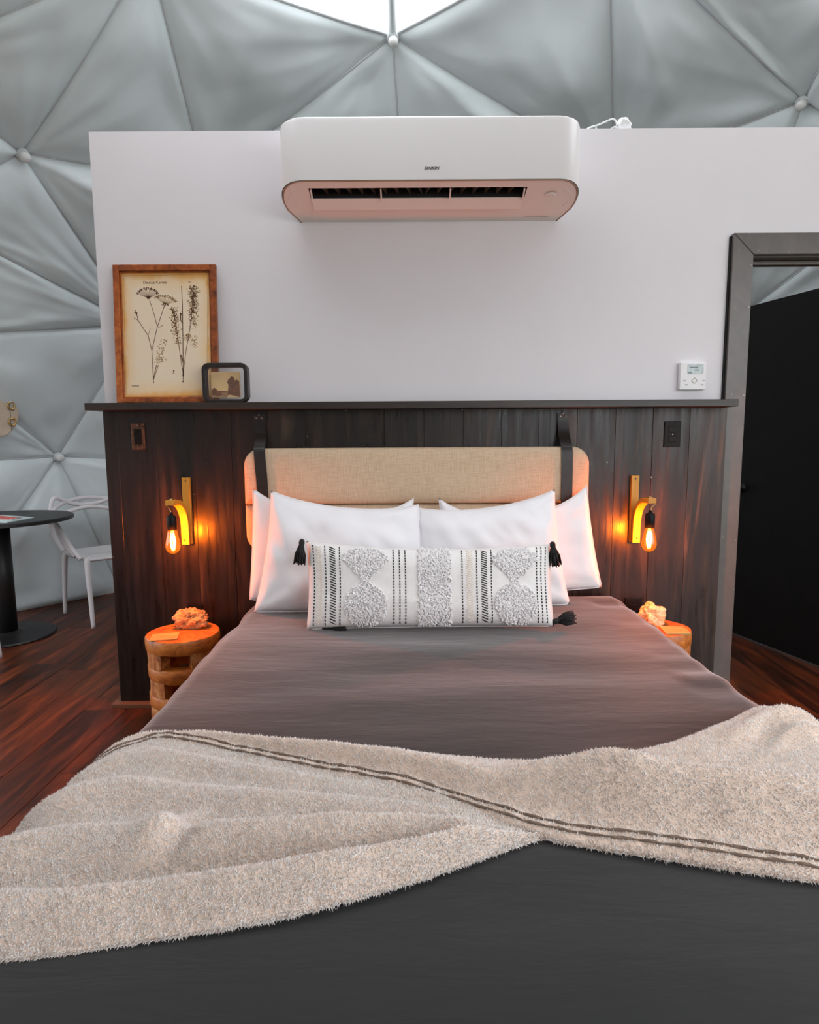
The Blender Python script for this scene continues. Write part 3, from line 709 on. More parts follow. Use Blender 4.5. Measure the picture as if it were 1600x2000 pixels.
# ---- small black frame with landscape
sf = thing('small_picture_frame', (-.763, -.09, 1.353), 'small black rounded glass frame with brown landscape beside the plant print', 'picture')
SX0, SX1, SZ0, SZ1 = -.858, -.668, 1.3528, 1.513
def rrect(x0, x1, z0, z1, r_, k=6):
    out = []
    for cx_, cz2, a0 in ((x1-r_, z1-r_, 0), (x0+r_, z1-r_, 90), (x0+r_, z0+r_, 180), (x1-r_, z0+r_, 270)):
        for i in range(k+1): a = R(a0 + 90*i/k); out.append((cx_+r_*math.cos(a), cz2+r_*math.sin(a)))
    return out
def ring_part(name, outer, innr, y0, y1, mat, parent, bev=0):
    mb = MB(); k = len(outer)
    v = [(p[0], y0, p[1]) for p in outer] + [(p[0], y0, p[1]) for p in innr] + [(p[0], y1, p[1]) for p in outer] + [(p[0], y1, p[1]) for p in innr]
    f = []
    for i in range(k):
        j = (i+1) % k
        f += [(i, j, k+j, k+i), (2*k+i, 3*k+i, 3*k+j, 2*k+j), (i, 2*k+i, 2*k+j, j), (k+i, k+j, 3*k+j, 3*k+i)]
    mb.add(v, f); return mb.build(name, mat, parent, bevel=bev)
ring_part('frame', rrect(SX0, SX1, SZ0, SZ1, .028), rrect(SX0+.016, SX1-.016, SZ0+.012, SZ1-.018, .014), -.122, -.084, plain('worn_black_frame', (.018, .014, .012), .4, var=.5, vscale=60), sf, .002)
MB().prism(rrect(SX0+.014, SX1-.014, SZ0+.010, SZ1-.016, .014), 'y', -.118, -.1165).build('glass_pane', M['glass'], sf)
pic = MB().prism(rrect(SX0+.033, SX1-.036, SZ0+.020, SZ1-.035, .005), 'y', -.104, -.101).build('picture', plain('sepia_sky', (.86, .56, .26), .7, var=.12, vscale=14), sf)
lx0, lx1, lz0, lz1 = SX0+.033, SX1-.036, SZ0+.020, SZ1-.035; lw, lh = lx1-lx0, lz1-lz0
M['sepia'] = plain('sepia_trees', (.20, .07, .03), .8, var=.5, vscale=90)
def flat(poly, y, name, mat): MB().prism([(lx0+u_*lw, lz0+v_*lh) for u_, v_ in poly], 'y', y, y+.0008).build(name, mat, pic)
flat([(.0, .0), (.5, .0), (.62, .12), (.98, .0), (.98, .1), (.55, .2), (.2, .17), (0, .14)], -.1049, 'river_bank', plain('sepia_ground', (.42, .22, .11), .8, var=.4, vscale=70))
flat([(.56, .12), (.58, .34), (.6, .5), (.55, .58), (.60, .72), (.66, .76), (.70, .84), (.78, .80), (.83, .66), (.9, .70), (.97, .62), (.98, .03), (.8, .07)], -.1052, 'tree', M['sepia'])
flat([(.02, .1), (.01, .24), (.06, .36), (.12, .38), (.18, .32), (.24, .26), (.58, .24), (.58, .20), (.3, .18), (.4, .10), (.2, .06)], -.1055, 'tree', M['sepia'])

# ---- round pale disc with brass clasps at the far left
dc = Vector(on_dome(-30, 806)); dn = Vector(inward(np.array(dc))); dn.z *= .3; dn.normalize(); dc += dn*.10
dk = thing('wall_disc', dc, 'round pale disc with brass clasps hanging on the liner at the left edge', 'wall decoration')
Q = Matrix.Translation(dc) @ dn.to_track_quat('Z', 'Y').to_matrix().to_4x4()
def dpart(mb, name, mat, parent, smooth=False, bevel=0):
    me = mb.mesh(name, bevel); me.transform(Q); return link(name, me, mat, parent, smooth)
dpart(MB().lathe([(.148, 0), (.15, .004), (.15, .018), (.146, .022)], (0, 0, 0), 48), 'disc', plain('pale_wood_disc', (.62, .50, .38), .5, var=.12, vscale=14), dk)
_e = Vector(on_dome(0, 806)) - Vector(on_dome(-30, 806)); _loc = Q.to_3x3().inverted() @ _e; ex = _loc.normalized(); ey = Vector((-ex.y, ex.x, 0))
for s_ in (-1, 1):
    c = ex*.105 + ey*(.052*s_)
    mb = MB().tube([c + Vector((0, 0, .022)) + ex*.02*math.cos(a) + ey*.022*math.sin(a) + Vector((0, 0, .004)) for a in [k*math.pi/8 for k in range(16)]], .005, 6, True)
    dpart(mb, 'clasp', M['brass'], dk, True)
    for q in (-1, 1): dpart(MB().lathe([(.006, .02), (.007, .027), (.004, .030)], tuple(c + ey*.024*q + ex*.012), 10), 'clasp_post', M['brass'], dk, True)
dpart(MB().tube([ex*.098 + ey*t_ + Vector((0, 0, .0225)) for t_ in (-.11, 0, .11)], .0012, 5), 'split_line', M['ink_grey'], dk)

# ================================================================== HEADBOARD
hb = thing('headboard', (.03, -.08, .70), 'tan linen headboard cushion hung from two black straps', 'headboard')
HX0, HX1 = -.702, .765
def cushion(z0, z1, rt, rb, name, thick=.072, yb=-.045):
    """rounded outline, pillowed front"""
    outl = []
    for cx_, cz2, r_, a0 in ((HX1-rt, z1-rt, rt, 0), (HX0+rt, z1-rt, rt, 90), (HX0+rb, z0+rb, rb, 180), (HX1-rb, z0+rb, rb, 270)):
        for i in range(11): a = R(a0 + 9*i); outl.append((cx_+r_*math.cos(a), cz2+r_*math.sin(a)))
    cxm, czm = (HX0+HX1)/2, (z0+z1)/2; rows = []
    def inset(d):
        return [(x - math.copysign(min(d, abs(x-cxm)), x-cxm), z - math.copysign(min(d, abs(z-czm)), z-czm)) for x, z in outl]
    for d, y in ((0, yb), (0, yb-thick*.72), (.004, yb-thick*.86), (.012, yb-thick*.95), (.03, yb-thick), (.06, yb-thick-.003)):
        rows.append([(x, y, z) for x, z in inset(d)])
    mb = MB(); k = len(outl)
    rows = [r_ + [r_[0]] for r_ in rows]; mb.grid(rows); mb.add([p for p in rows[-1][:-1]], [tuple(range(k))])
    mb.add([p for p in rows[0][:-1]], [tuple(range(k))])
    o = mb.build(name, M['linen'], hb, True, weld=1e-5); auto_smooth(o, 50); return o
cushion(.9215, 1.160, .075, .004, 'upper_cushion')
cushion(.715, .9185, .004, .075, 'lower_cushion', .070)
for px_t, px_b in (((506, 812), (513, 965)), ((1100, 808), (1107, 962))):
    a = on_y(*px_t, -.047); xm = a[0]; b = on_y(*px_b, -.125); xb = b[0]
    pts = spline([(xm, -.0455, 1.302), (xm, -.047, 1.27), (xm+(xb-xm)*.3, -.062, 1.22), (xm+(xb-xm)*.5, -.095, 1.178), (xm+(xb-xm)*.6, -.1185, 1.150), (xm+(xb-xm)*.75, -.1245, 1.10), (xb, -.1255, .99), (xb, -.1255, .76)], 5)
    st = MB().strap(pts, .0235, .0016, (1, 0, 0)).build('strap', M['leather'], hb)
    for q in ((-.011, 1.289), (.011, 1.289), (0, 1.302)): MB().lathe([(.0035, -.0005), (.004, -.002), (.002, -.0035)], (xm+q[0], -.0475, q[1]), 10, 'y').build('screw', M['metal'], st)

# ================================================================== BED
BXL, BXR, BZ, BYH, BYF = -.662, .905, .522, -.128, -2.26
RB = .055
def bed_cross(s, off=0.0):
    """distance along the cloth across the bed -> (x, z, nx, nz); flat part keeps x = s"""
    r_ = RB + off
    if s < BXL+RB:
        q = BXL+RB-s; arc = r_*math.pi/2
        if q < arc: a = q/r_; return (BXL+RB-r_*math.sin(a), BZ-RB+r_*math.cos(a), -math.sin(a), math.cos(a))
        return (BXL-off, BZ-RB-(q-arc), -1, 0)
    if s > BXR-RB:
        q = s-(BXR-RB); arc = r_*math.pi/2
        if q < arc: a = q/r_; return (BXR-RB+r_*math.sin(a), BZ-RB+r_*math.cos(a), math.sin(a), math.cos(a))
        return (BXR+off, BZ-RB-(q-arc), 1, 0)
    return (s, BZ+off, 0, 1)
bed = thing('bed', (.12, -1.2, 0), 'double bed with a dark grey cover, the foot towards the viewer', 'bed')
MB().box((BXL+.05, BYF+.07, 0), (BXR-.05, BYH-.0, .16)).build('bed_base', M['black'], bed, bevel=.01)
MB().box((BXL+.02, BYF+.03, .162), (BXR-.02, BYH-.002, BZ-.012)).build('mattress', M['cotton'], bed, bevel=.05, seg=3)
NS, NY = 120, 120; drop = .40
ss = np.concatenate([np.linspace(BXL-drop, BXL-.03, 14), np.linspace(BXL-.02, BXL+RB+.02, 14), np.linspace(BXL+RB+.04, BXR-RB-.04, 70), np.linspace(BXR-RB-.02, BXR+.02, 14), np.linspace(BXR+.03, BXR+drop, 14)])
P = []
yy = np.linspace(0, 1, NY)
for yv in yy:
    row = []
    L = (BYH - BYF) + drop; q = yv*L; flat_len = (BYH-BYF) - RB
    for s_ in ss:
        if q <= flat_len: Y, dz, tuck = BYH - q, 0, 0
        elif q < flat_len + RB*1.57: a = (q-flat_len)/RB; Y, dz, tuck = BYF+RB-RB*math.sin(a), -RB*(1-math.cos(a)), 1
        else: Y, dz, tuck = BYF, -RB-(q-flat_len-RB*1.57), 1
        x, z, nx_, nz_ = bed_cross(s_)
        w_ = noise.noise(Vector((s_*2.0, Y*5.5, 1)))*.006 + noise.noise(Vector((s_*1.2+4, Y*2.0, 3)))*.008
        side = 1 if (s_ < BXL+.02 or s_ > BXR-.02) else 0
        if s_ > BXR-.14: w_ += .010*noise.noise(Vector((1, Y*9, 4)))
        if side: w_ += .012*noise.noise(Vector((s_*2, Y*6, 9)))
        zz = z + nz_*w_ + (dz if nz_ > .5 else min(0, dz) if z > BZ-RB-.01 else dz*.0)
        row.append((x + nx_*w_, Y, max(.06, min(zz, z + nz_*w_ + dz if tuck else zz))))
    P.append(row)
MB().grid(P).build('bed_cover', M['cover'], bed, True)

# ---- pillows
def pillow_pts(TLc, TRc, BLc, BRc, thick, sags=(.02, .02, .02, .02), nu=44, nv=34, seed=1, wr_=.006, ear=.0, front_n=None, flat_pow=.5):
    TLc, TRc, BLc, BRc = map(Vector, (TLc, TRc, BLc, BRc))
    nrm = ((TRc-TLc) + (BRc-BLc)).cross((TLc-BLc) + (TRc-BRc)).normalized()
    xa = ((TRc-TLc)+(BRc-BLc)).normalized(); za = ((TLc-BLc)+(TRc-BRc)).normalized()
    fr_, bk = [], []
    for i in range(nu+1):
        rf, rb_ = [], []
        u = i/nu
        for j in range(nv+1):
            v = j/nv
            p = (BLc*(1-u)+BRc*u)*(1-v) + (TLc*(1-u)+TRc*u)*v
            # edges pulled in between the corners
            eu = (4*u*(1-u))**.8; ev = (4*v*(1-v))**.8
            p = p - za*(sags[0]*eu*v**2) + za*(sags[1]*eu*(1-v)**2) + xa*(sags[2]*ev*(1-u)**2) - xa*(sags[3]*ev*u**2)
            prof = max(0, (1-(2*u-1)**4)*(1-(2*v-1)**4))**flat_pow
            w_ = wr_*(noise.noise(Vector((u*5+seed, v*5, seed))) + .6*noise.noise(Vector((u*11+v*6, v*4-u*3+seed, seed*2))) ) * min(1, prof*3)
            # radiating pulls at the corners
            for cu_, cv_ in ((0, 0), (1, 0), (0, 1), (1, 1)):
                du, dv = abs(u-cu_), abs(v-cv_); r_ = math.hypot(du, dv)
                if 1e-4 < r_ < .5: w_ += wr_*1.4*math.sin(9*math.atan2(dv, du)+seed)*r_*math.exp(-r_*6)*3*min(1, prof*3)
            rf.append(p + nrm*(thick*.5*prof + w_)); rb_.append(p - nrm*(thick*.5*prof))
        fr_.append(rf); bk.append(rb_)
    return fr_, bk, nrm
def pillow(name, mat, label, *a, group=None, cat='pillow', **k):
    f_, b_, nrm = pillow_pts(*a, **k)
    base = (Vector(a[2]) + Vector(a[3]))/2
    t = thing(name, base, label, cat, group)
    mb = MB(); mb.grid(f_); mb.grid([list(r_) for r_ in b_])
    mb.build('pillowcase', mat, t, True, weld=.0008)
    # seam piping round the edge
    nu, nv = len(f_)-1, len(f_[0])-1
    loop = [f_[i][0] for i in range(nu)] + [f_[nu][j] for j in range(nv)] + [f_[i][nv] for i in range(nu, 0, -1)] + [f_[0][j] for j in range(nv, 0, -1)]
    crn = [f_[0][0], f_[nu][0], f_[0][nv], f_[nu][nv]]
    loop = [q for q in loop if all((q-c_).length > .012 for c_ in crn)]
    MB().tube(loop, .0020, 5, True).build('edge_seam', mat, t, True, fix=False)
    return t, f_, nrm
V3 = lambda p: tuple(float(q) for q in p)
zb = BZ + .012
# corners: TL, TR, BL, BR
pillow('sleeping_pillow', M['cotton'], 'white pillow at the back left, mostly hidden, against the headboard', V3(on_y(494, 952, -.165)), (.02, -.165, .955), V3(on_y(487, 1172, -.27)), (.04, -.27, zb), .07, (.10, .0, .006, .02), seed=2.2, group=None)
pillow('sleeping_pillow', M['cotton'], 'white pillow at the back right, leaning by the right sconce', (.12, -.165, .955), V3(on_y(1147, 946, -.165)), (.10, -.255, zb), V3(on_y(1176, 1147, -.255)), .07, (.11, .0, .02, .010), seed=5.7)
pillow('sleeping_pillow', M['cotton'], 'white pillow in front at left, leaning behind the striped lumbar pillow', V3(on_y(529, 957, -.235)), V3(on_y(818, 984, -.255)), V3(on_y(496, 1195, -.375)), (.065, -.400, zb), .17, (.045, .0, .016, .002), seed=3.3, wr_=.013)
pillow('sleeping_pillow', M['cotton'], 'white pillow in front at right, leaning behind the striped lumbar pillow', V3(on_y(812, 990, -.225)), V3(on_y(1084, 955, -.235)), (.03, -.360, zb), V3(on_y(1114, 1180, -.365)), .17, (.042, .0, .002, .016), seed=8.1, wr_=.013)

# ---- patterned lumbar pillow
lt, lf, ln = pillow('lumbar_pillow', M['cotton2'], 'long white lumbar pillow with black stitching, tufted shapes and black tassels', V3(on_y(598, 1056, -.50)), V3(on_y(1078, 1061, -.50)), V3(on_y(599, 1229, -.60)), V3(on_y(1083, 1223, -.60)), .15, (.028, .004, .010, .010), nu=80, nv=36, seed=4.4, wr_=.003, cat='pillow', flat_pow=.42)
NU, NV = len(lf)-1, len(lf[0])-1
def LS(u, v, off=0.0):
    u = min(max(u, 0), .9999); v = min(max(v, 0), .9999); i, j = int(u*NU), int(v*NV); a, b = u*NU-i, v*NV-j
    p = (lf[i][j]*(1-a)+lf[i+1][j]*a)*(1-b) + (lf[i][j+1]*(1-a)+lf[i+1][j+1]*a)*b
    n_ = (lf[i+1][j]-lf[i][j]).cross(lf[i][j+1]-lf[i][j])
    n_ = n_.normalized() if n_.length > 1e-12 else ln
    return p + n_*off
def LU(x): return (x-601)/(1079-601)
def quad_on(mb, u0, v0, u1, v1, hw, off=.0016, th=.0022):
    """raised stitch from (u0,v0) to (u1,v1)"""
    a, b = LS(u0, v0, off), LS(u1, v1, off); n_ = (LS(u0, v0, .01)-LS(u0, v0, 0)).normalized(); t_ = (b-a); w = t_.cross(n_).normalized()*hw
    mb.add([a-w-n_*th, b-w-n_*th, b+w-n_*th, a+w-n_*th, a-w*.7+n_*.0006, b-w*.7+n_*.0006, b+w*.7+n_*.0006, a+w*.7+n_*.0006], [(4,5,6,7),(0,1,5,4),(1,2,6,5),(2,3,7,6),(3,0,4,7)])
for x in (615, 638.5, 667, 770, 781.5, 792.5, 901, 929, 957, 1046, 1055, 1064):
    mb = MB(); u = LU(x); k = 25
    for q in range(k):
        v = .035 + q*(.93/k); quad_on(mb, u, v, u, v+.93/k*.62, .0020)
    mb.build('dash_stitching', M['thread'], lt)
for x, sg in ((653, 1), (943, 1)):
    mb = MB(); u = LU(x); k = 30
    for q in range(k):
        v = .05 + q*(.90/k); quad_on(mb, u-.0115, v+.022*sg, u+.0115, v-.006*sg, .0019)
    mb.build('slanted_stitching', M['thread'], lt)
for x in (626, 915):
    mb = MB(); u = LU(x); k = 30
    for q in range(k):
        v = .05 + q*(.90/k); quad_on(mb, u-.012, v+.02, u, v, .0018); quad_on(mb, u, v, u+.012, v+.02, .0018)
    mb.build('chevron_stitching', M['cream'], lt)
trn = random.Random(11)
def tufted(name, inside, u0, u1, v0, v1, k):
    mb = MB(); made = 0
    while made < k:
        u, v = trn.uniform(u0, u1), trn.uniform(v0, v1)
        if not inside(u, v): continue
        made += 1
        n_ = (LS(u, v, .01)-LS(u, v, 0)).normalized(); p = LS(u, v, -.002)
        hgt = trn.uniform(.007, .013); r_ = trn.uniform(.0022, .0036)
        lean = Vector((trn.uniform(-1, 1), trn.uniform(-1, 1), trn.uniform(-1, 1)))*.45
        ax = (n_+lean).normalized(); a = ax.orthogonal().normalized(); b = ax.cross(a)
        ring_ = [p + (a*math.cos(q)+b*math.sin(q))*r_ for q in (0, 1.57, 3.14, 4.71)]
        mid_ = [p + ax*hgt*.7 + (a*math.cos(q+.4)+b*math.sin(q+.4))*r_*1.15 for q in (0, 1.57, 3.14, 4.71)]
        tip = p + ax*hgt
        mb.add(ring_ + mid_ + [tip], [(q, (q+1) % 4, 4+(q+1) % 4, 4+q) for q in range(4)] + [(4+q, 4+(q+1) % 4, 8) for q in range(4)])
    o = mb.build(name, M['tuft'], lt, True, fix=False); o['kind'] = 'stuff'; return o
def hourglass(c):
    def f(u, v):
        d = abs(u-c)
        if v > .54: hw = .018 + .072*min(1, max(0, (v-.56)/.22)); hw = hw if v < .84 else .09*(1-(v-.84)/.12*.5); return d < hw and v < .95
        return (d/.085)**2 + ((v-.25)/.25)**2 < 1 and v > .02 or (d < .02 and .4 < v < .6)
    return f
c1, c2 = LU(717), LU(1003)
tufted('tufted_motif', hourglass(c1), c1-.1, c1+.1, .02, .95, 1900)
tufted('tufted_motif', hourglass(c2), c2-.1, c2+.1, .02, .95, 1900)
tufted('tufted_band', lambda u, v: True, LU(817), LU(879), .015, .975, 2600)
def tassel(top, axis, L=.085, rad=.022, seed=1):
    rn = random.Random(seed); ax = Vector(axis).normalized(); top = Vector(top); a = ax.orthogonal().normalized(); b = ax.cross(a)
    mb = MB()
    mb.tube([top - ax*.004, top, top+ax*.010, top+ax*.018, top+ax*.022], [.004, .009, .011, .009, .010], 10)
    for q in range(54):
        th = rn.uniform(0, 6.28); r0 = .008*math.sqrt(rn.random()); r1 = rad*math.sqrt(rn.random()); l_ = L*rn.uniform(.85, 1.03)
        d = a*math.cos(th)+b*math.sin(th)
        mb.tube([top+ax*.018+d*r0, top+ax*(.018+(l_-.018)*.5)+d*(r0*.4+r1*.85), top+ax*l_+d*r1], .0022, 4)
    return mb.build('tassel', M['thread'], lt, True, fix=False)
tassel(on_y(590, 1055, -.535), (-.12, -.08, -1), .088, .021, 1)
tassel(on_y(1079, 1060, -.535), (.16, -.08, -1), .086, .021, 2)
tassel((LS(.99, .02).x+.004, -.600, BZ+.026), (1, .12, .20), .080, .026, 3)
tassel((LS(.03, .02).x+.03, -.600, BZ+.014), (1, -.10, 0), .085, .012, 4)

# ---- cream throw blanket
bl = thing('throw_blanket', (.0, -1.6, BZ), 'cream nubby throw blanket crossing the foot half of the bed', 'blanket')
def interp(pts, t):
    x = [p[0] for p in pts]; 
    for i in range(len(pts)-1):
        if t <= pts[i+1][0] or i == len(pts)-2:
            p0, p1, p2, p3 = pts[max(i-1, 0)], pts[i], pts[i+1], pts[min(i+2, len(pts)-1)]
            h = (t-p1[0])/(p2[0]-p1[0])
            m1 = (p2[1]-p0[1])/max(1e-6, p2[0]-p0[0])*(p2[0]-p1[0]); m2 = (p3[1]-p1[1])/max(1e-6, p3[0]-p1[0])*(p2[0]-p1[0])
            return p1[1]*(2*h**3-3*h*h+1) + m1*(h**3-2*h*h+h) + p2[1]*(-2*h**3+3*h*h) + m2*(h**3-h*h)
def bed_plan(px): p = on_z(px[0], px[1], BZ+.02); return (float(p[0]), float(p[1]))
U_FAR = [bed_plan(p) for p in ((265, 1432), (350, 1426), (560, 1450), (740, 1466), (900, 1482), (1040, 1489), (1110, 1492), (1170, 1468), (1300, 1451), (1400, 1416), (1480, 1378))]
U_NEAR = [bed_plan(p) for p in ((285, 1450), (350, 1452), (560, 1494), (800, 1540), (950, 1590), (1060, 1622), (1300, 1662), (1600, 1706))]
L_NEAR = [bed_plan(p) for p in ((0, 1857), (260, 1822), (560, 1772), (800, 1707), (1000, 1640), (1085, 1612))]
U_FAR = [(-1.02, U_FAR[0][1]-.30), (-.80, U_FAR[0][1]-.22), (-.70, U_FAR[0][1]-.13)] + U_FAR + [(.93, -1.29), (1.0, -1.36), (1.25, -1.45)]
U_NEAR = [(-1.02, U_NEAR[0][1]-.33), (-.80, U_NEAR[0][1]-.24), (-.70, U_NEAR[0][1]-.13)] + U_NEAR + [(.93, -1.92), (1.25, -1.95)]
L_NEAR = [(-1.02, L_NEAR[0][1]-.02)] + L_NEAR
def f_far(s): return interp(U_FAR, s)
def f_near(s): return interp(U_NEAR, s)
def f_low(s): return interp(L_NEAR, s) if s < L_NEAR[-1][0] else L_NEAR[-1][1] + (s-L_NEAR[-1][0])*.45
def g(x, c, w): return math.exp(-((x-c)/w)**2)
def sm(x): x = min(1, max(0, x)); return x*x*(3-2*x)
def fold_up(d, lo, hi, back):
    """flat, rising towards the head of the bed from lo to hi, dropping behind over back"""
    return sm((d-lo)/(hi-lo)) * (1 - sm((d-hi)/back))
def upper_h(s, Y):
    f_, n_ = f_far(s), f_near(s); wid = max(.02, f_-n_); d = Y-n_; q = d/wid          # 0 at hem, 1 at far edge
    h = .020
    lft = min(1, max(0, (s+.70)*2.2)) * (1 - sm((s-.20)/.25))
    h += .034 * lft * sm((d-.034)/max(.02, wid*.30)) * (1 - .75*sm((q-.45)/.5))
    k = sm((s-.15)/.25)
    if k > 0:
        cr = .118 + .05*max(0, s-.3)
        h += k*.088*fold_up(d, .036, cr, .034)
        h += k*.016*g(d, cr+.085+.02*math.sin(s*5), .016)
        h += k*.030*g(f_-Y, .085+.06*(s-.8), .020)*sm((s-.62)*6) + k*.026*g(f_-Y, .16, .018)*sm((s-.7)*6)
        h += k*.010*noise.noise(Vector((s*4, Y*6, 8)))
    h += .007*noise.noise(Vector((s*6, Y*8, 2))) + .003*noise.noise(Vector((s*16, Y*18, 5)))
    ed = min(q, 1-q)*wid; return max(.008, h * (1 if ed > .022 else .4 + .6*math.sqrt(max(0, ed/.022))))
def lower_h(s, Y):
    n_, f_ = f_low(s), f_near(s)+.03; wid = max(.02, f_-n_); d = Y-n_; q = d/wid
    h = .014
    wob = .02*math.sin(s*5+1)
    h += .036*fold_up(q, -.02, .13+wob, .07)                                  # rolled near edge
    h += .038*fold_up(q, .20, .40+.06*s+wob, .09) * min(1, max(.1, (.22-s)*3))
    h += .018*fold_up(q, .50, .66+.05*s, .08) * min(1, max(0, (.10-s)*4))
    h += .012*fold_up(q, .74, .84, .06) * min(1, max(0, (-.05-s)*4))
    dx, dy = s+.40, Y+1.77; r1 = dx*.5 + dy*.86; r2 = dx*.9-dy*.35
    h += (.016*g(r2, 0, .022) - .014*g(r2, .04, .02))*g(r1, 0, .07)
    h += .009*noise.noise(Vector((s*4+3, Y*9, 6))) + .003*noise.noise(Vector((s*15, Y*15, 1)))
    h *= min(1, max(.12, 1-(s-.08)*5.5))
    ed = q*wid; return max(.006, h * (1 if ed > .022 else .35+.65*math.sqrt(max(0, ed/.022))))
def sheet(name, fa, fb, hf, s0, s1, ns, nq):
    top, bot = [], []
    for i in range(ns+1):
        s_ = s0 + (s1-s0)*i/ns; a, b = fa(s_), fb(s_); r1, r2 = [], []
        for j in range(nq+1):
            Y = a + (b-a)*j/nq; h = hf(s_, Y); x, z, nx_, nz_ = bed_cross(s_, .004)
            r1.append((x+nx_*h, Y, max(.05, z+nz_*h))); r2.append((x+nx_*.001, Y, max(.04, z+nz_*.001)))
        top.append(r1); bot.append(r2)
    mb = MB(); mb.grid(top); mb.grid(bot)
    k = nq+1; m_ = (ns+1)*k
    for i in range(ns): mb.f += [(i*k, (i+1)*k, m_+(i+1)*k, m_+i*k), (i*k+nq, m_+i*k+nq, m_+(i+1)*k+nq, (i+1)*k+nq)]
    o = mb.build(name, M['blanket_base'], bl, True, fix=True); return o, top
up_o, up_g = sheet('upper_fold', f_near, f_far, upper_h, -.95, 1.16, 200, 46)
lo_o, lo_g = sheet('lower_layer', f_low, lambda s: max(f_low(s)+.012, f_near(s)+.035), lower_h, -1.0, .275, 150, 60)
def pile(grid_, n_, seed, name, parent, edge_rows=()):
    G = np.array(grid_); rs = np.random.RandomState(seed); I, J = G.shape[0]-1, G.shape[1]-1
    i = rs.rand(n_)*I; j = rs.rand(n_)*J
    # even out by cell area
    ii, jj = i.astype(int), j.astype(int)
    ar = np.linalg.norm(np.cross(G[ii+1, jj]-G[ii, jj], G[ii, jj+1]-G[ii, jj]), axis=1); keep = rs.rand(n_) < ar/np.percentile(ar, 97)
    i, j, ii, jj = i[keep], j[keep], ii[keep], jj[keep]
    if len(edge_rows):
        for (jr) in edge_rows:
            k = 5000; i2 = rs.rand(k)*I; i = np.concatenate([i, i2]); j = np.concatenate([j, np.full(k, jr) + rs.rand(k)*.05]); 
        ii, jj = np.minimum(i.astype(int), I-1), np.minimum(j.astype(int), J-1)
    a, b = (i-ii)[:, None], (j-jj)[:, None]
    p = (G[ii, jj]*(1-a)+G[ii+1, jj]*a)*(1-b) + (G[ii, jj+1]*(1-a)+G[ii+1, jj+1]*a)*b
    nn = np.cross(G[ii+1, jj]-G[ii, jj], G[ii, jj+1]-G[ii, jj]); nn /= np.linalg.norm(nn, axis=1)[:, None] + 1e-12
    if nn[:, 2].mean() < 0: nn = -nn
    if len(edge_rows):
        ne = 5000*len(edge_rows); out = np.zeros_like(p); drop = np.zeros((len(p), 1)); k0 = len(p)-ne
        for r_i, jr in enumerate(edge_rows):
            sl = slice(k0+5000*r_i, k0+5000*(r_i+1)); sg = -1.0 if jr < J/2 else 1.0
            out[sl, 1] = sg*rs.uniform(.4, 1.6, 5000); drop[sl, 0] = rs.uniform(0, .016, 5000)
        nn = nn + out; nn /= np.linalg.norm(nn, axis=1)[:, None]; p = p + np.concatenate([np.zeros((len(p), 2)), -np.minimum(drop, np.maximum(0, p[:, 2:3]-BZ-.004)*.9)], 1)
    ax = nn + rs.normal(0, .55, p.shape); ax /= np.linalg.norm(ax, axis=1)[:, None]
    ref = np.where(np.abs(ax[:, :1]) < .8, np.array([[1., 0, 0]]), np.array([[0, 1., 0]]))
    u = np.cross(ax, ref); u /= np.linalg.norm(u, axis=1)[:, None]; v = np.cross(ax, u)
    m_ = len(p); hgt = rs.uniform(.0030, .0072, (m_, 1)); r_ = rs.uniform(.0009, .0017, (m_, 1))
    if len(edge_rows): hgt[-5000*len(edge_rows):] *= 1.25
    base = p - nn*.001
    vs_ = []
    for q in range(3):
        c, s_ = math.cos(q*2.094), math.sin(q*2.094); vs_.append(base + (u*c+v*s_)*r_)
    vs_.append(base + ax*hgt)
    V = np.stack(vs_, 1).reshape(-1, 3)
    tri = np.array([[0,1,3],[1,2,3],[2,0,3]])
    Fa = (np.arange(m_)[:, None, None]*4 + tri[None]).reshape(-1, 3)
    me = bpy.data.meshes.new(name); me.vertices.add(len(V)); me.vertices.foreach_set('co', V.ravel())
    me.loops.add(Fa.size); me.loops.foreach_set('vertex_index', Fa.ravel().astype(np.int32)); me.polygons.add(len(Fa))
    me.polygons.foreach_set('loop_start', np.arange(0, Fa.size, 3, dtype=np.int32)); me.update(calc_edges=True)
    o = link(name, me, M['blanket'], parent, True); o['kind'] = 'stuff'; return o
pile(up_g, 340000, 1, 'pile', up_o, (0, len(up_g[0])-1.06))
pile(lo_g, 340000, 2, 'pile', lo_o, (0,))
# double stitched hem along the near edge of the upper fold
for off_, nm in ((.012, 'hem_stitch'), (.026, 'hem_stitch')):
    pts = []
    for k in range(160):
        s_ = -.72 + k*(1.16+.72)/159; Y = f_near(s_)+off_; h = upper_h(s_, Y); x, z, nx_, nz_ = bed_cross(s_, .004); pts.append((x+nx_*(h+.002), Y, z+nz_*(h+.002)+.0006*math.sin(k*2.1)))
    MB().tube(pts, [.0022+.0009*math.sin(k*1.7) for k in range(160)], 5).build(nm, M['hem'], up_o, True, fix=False)

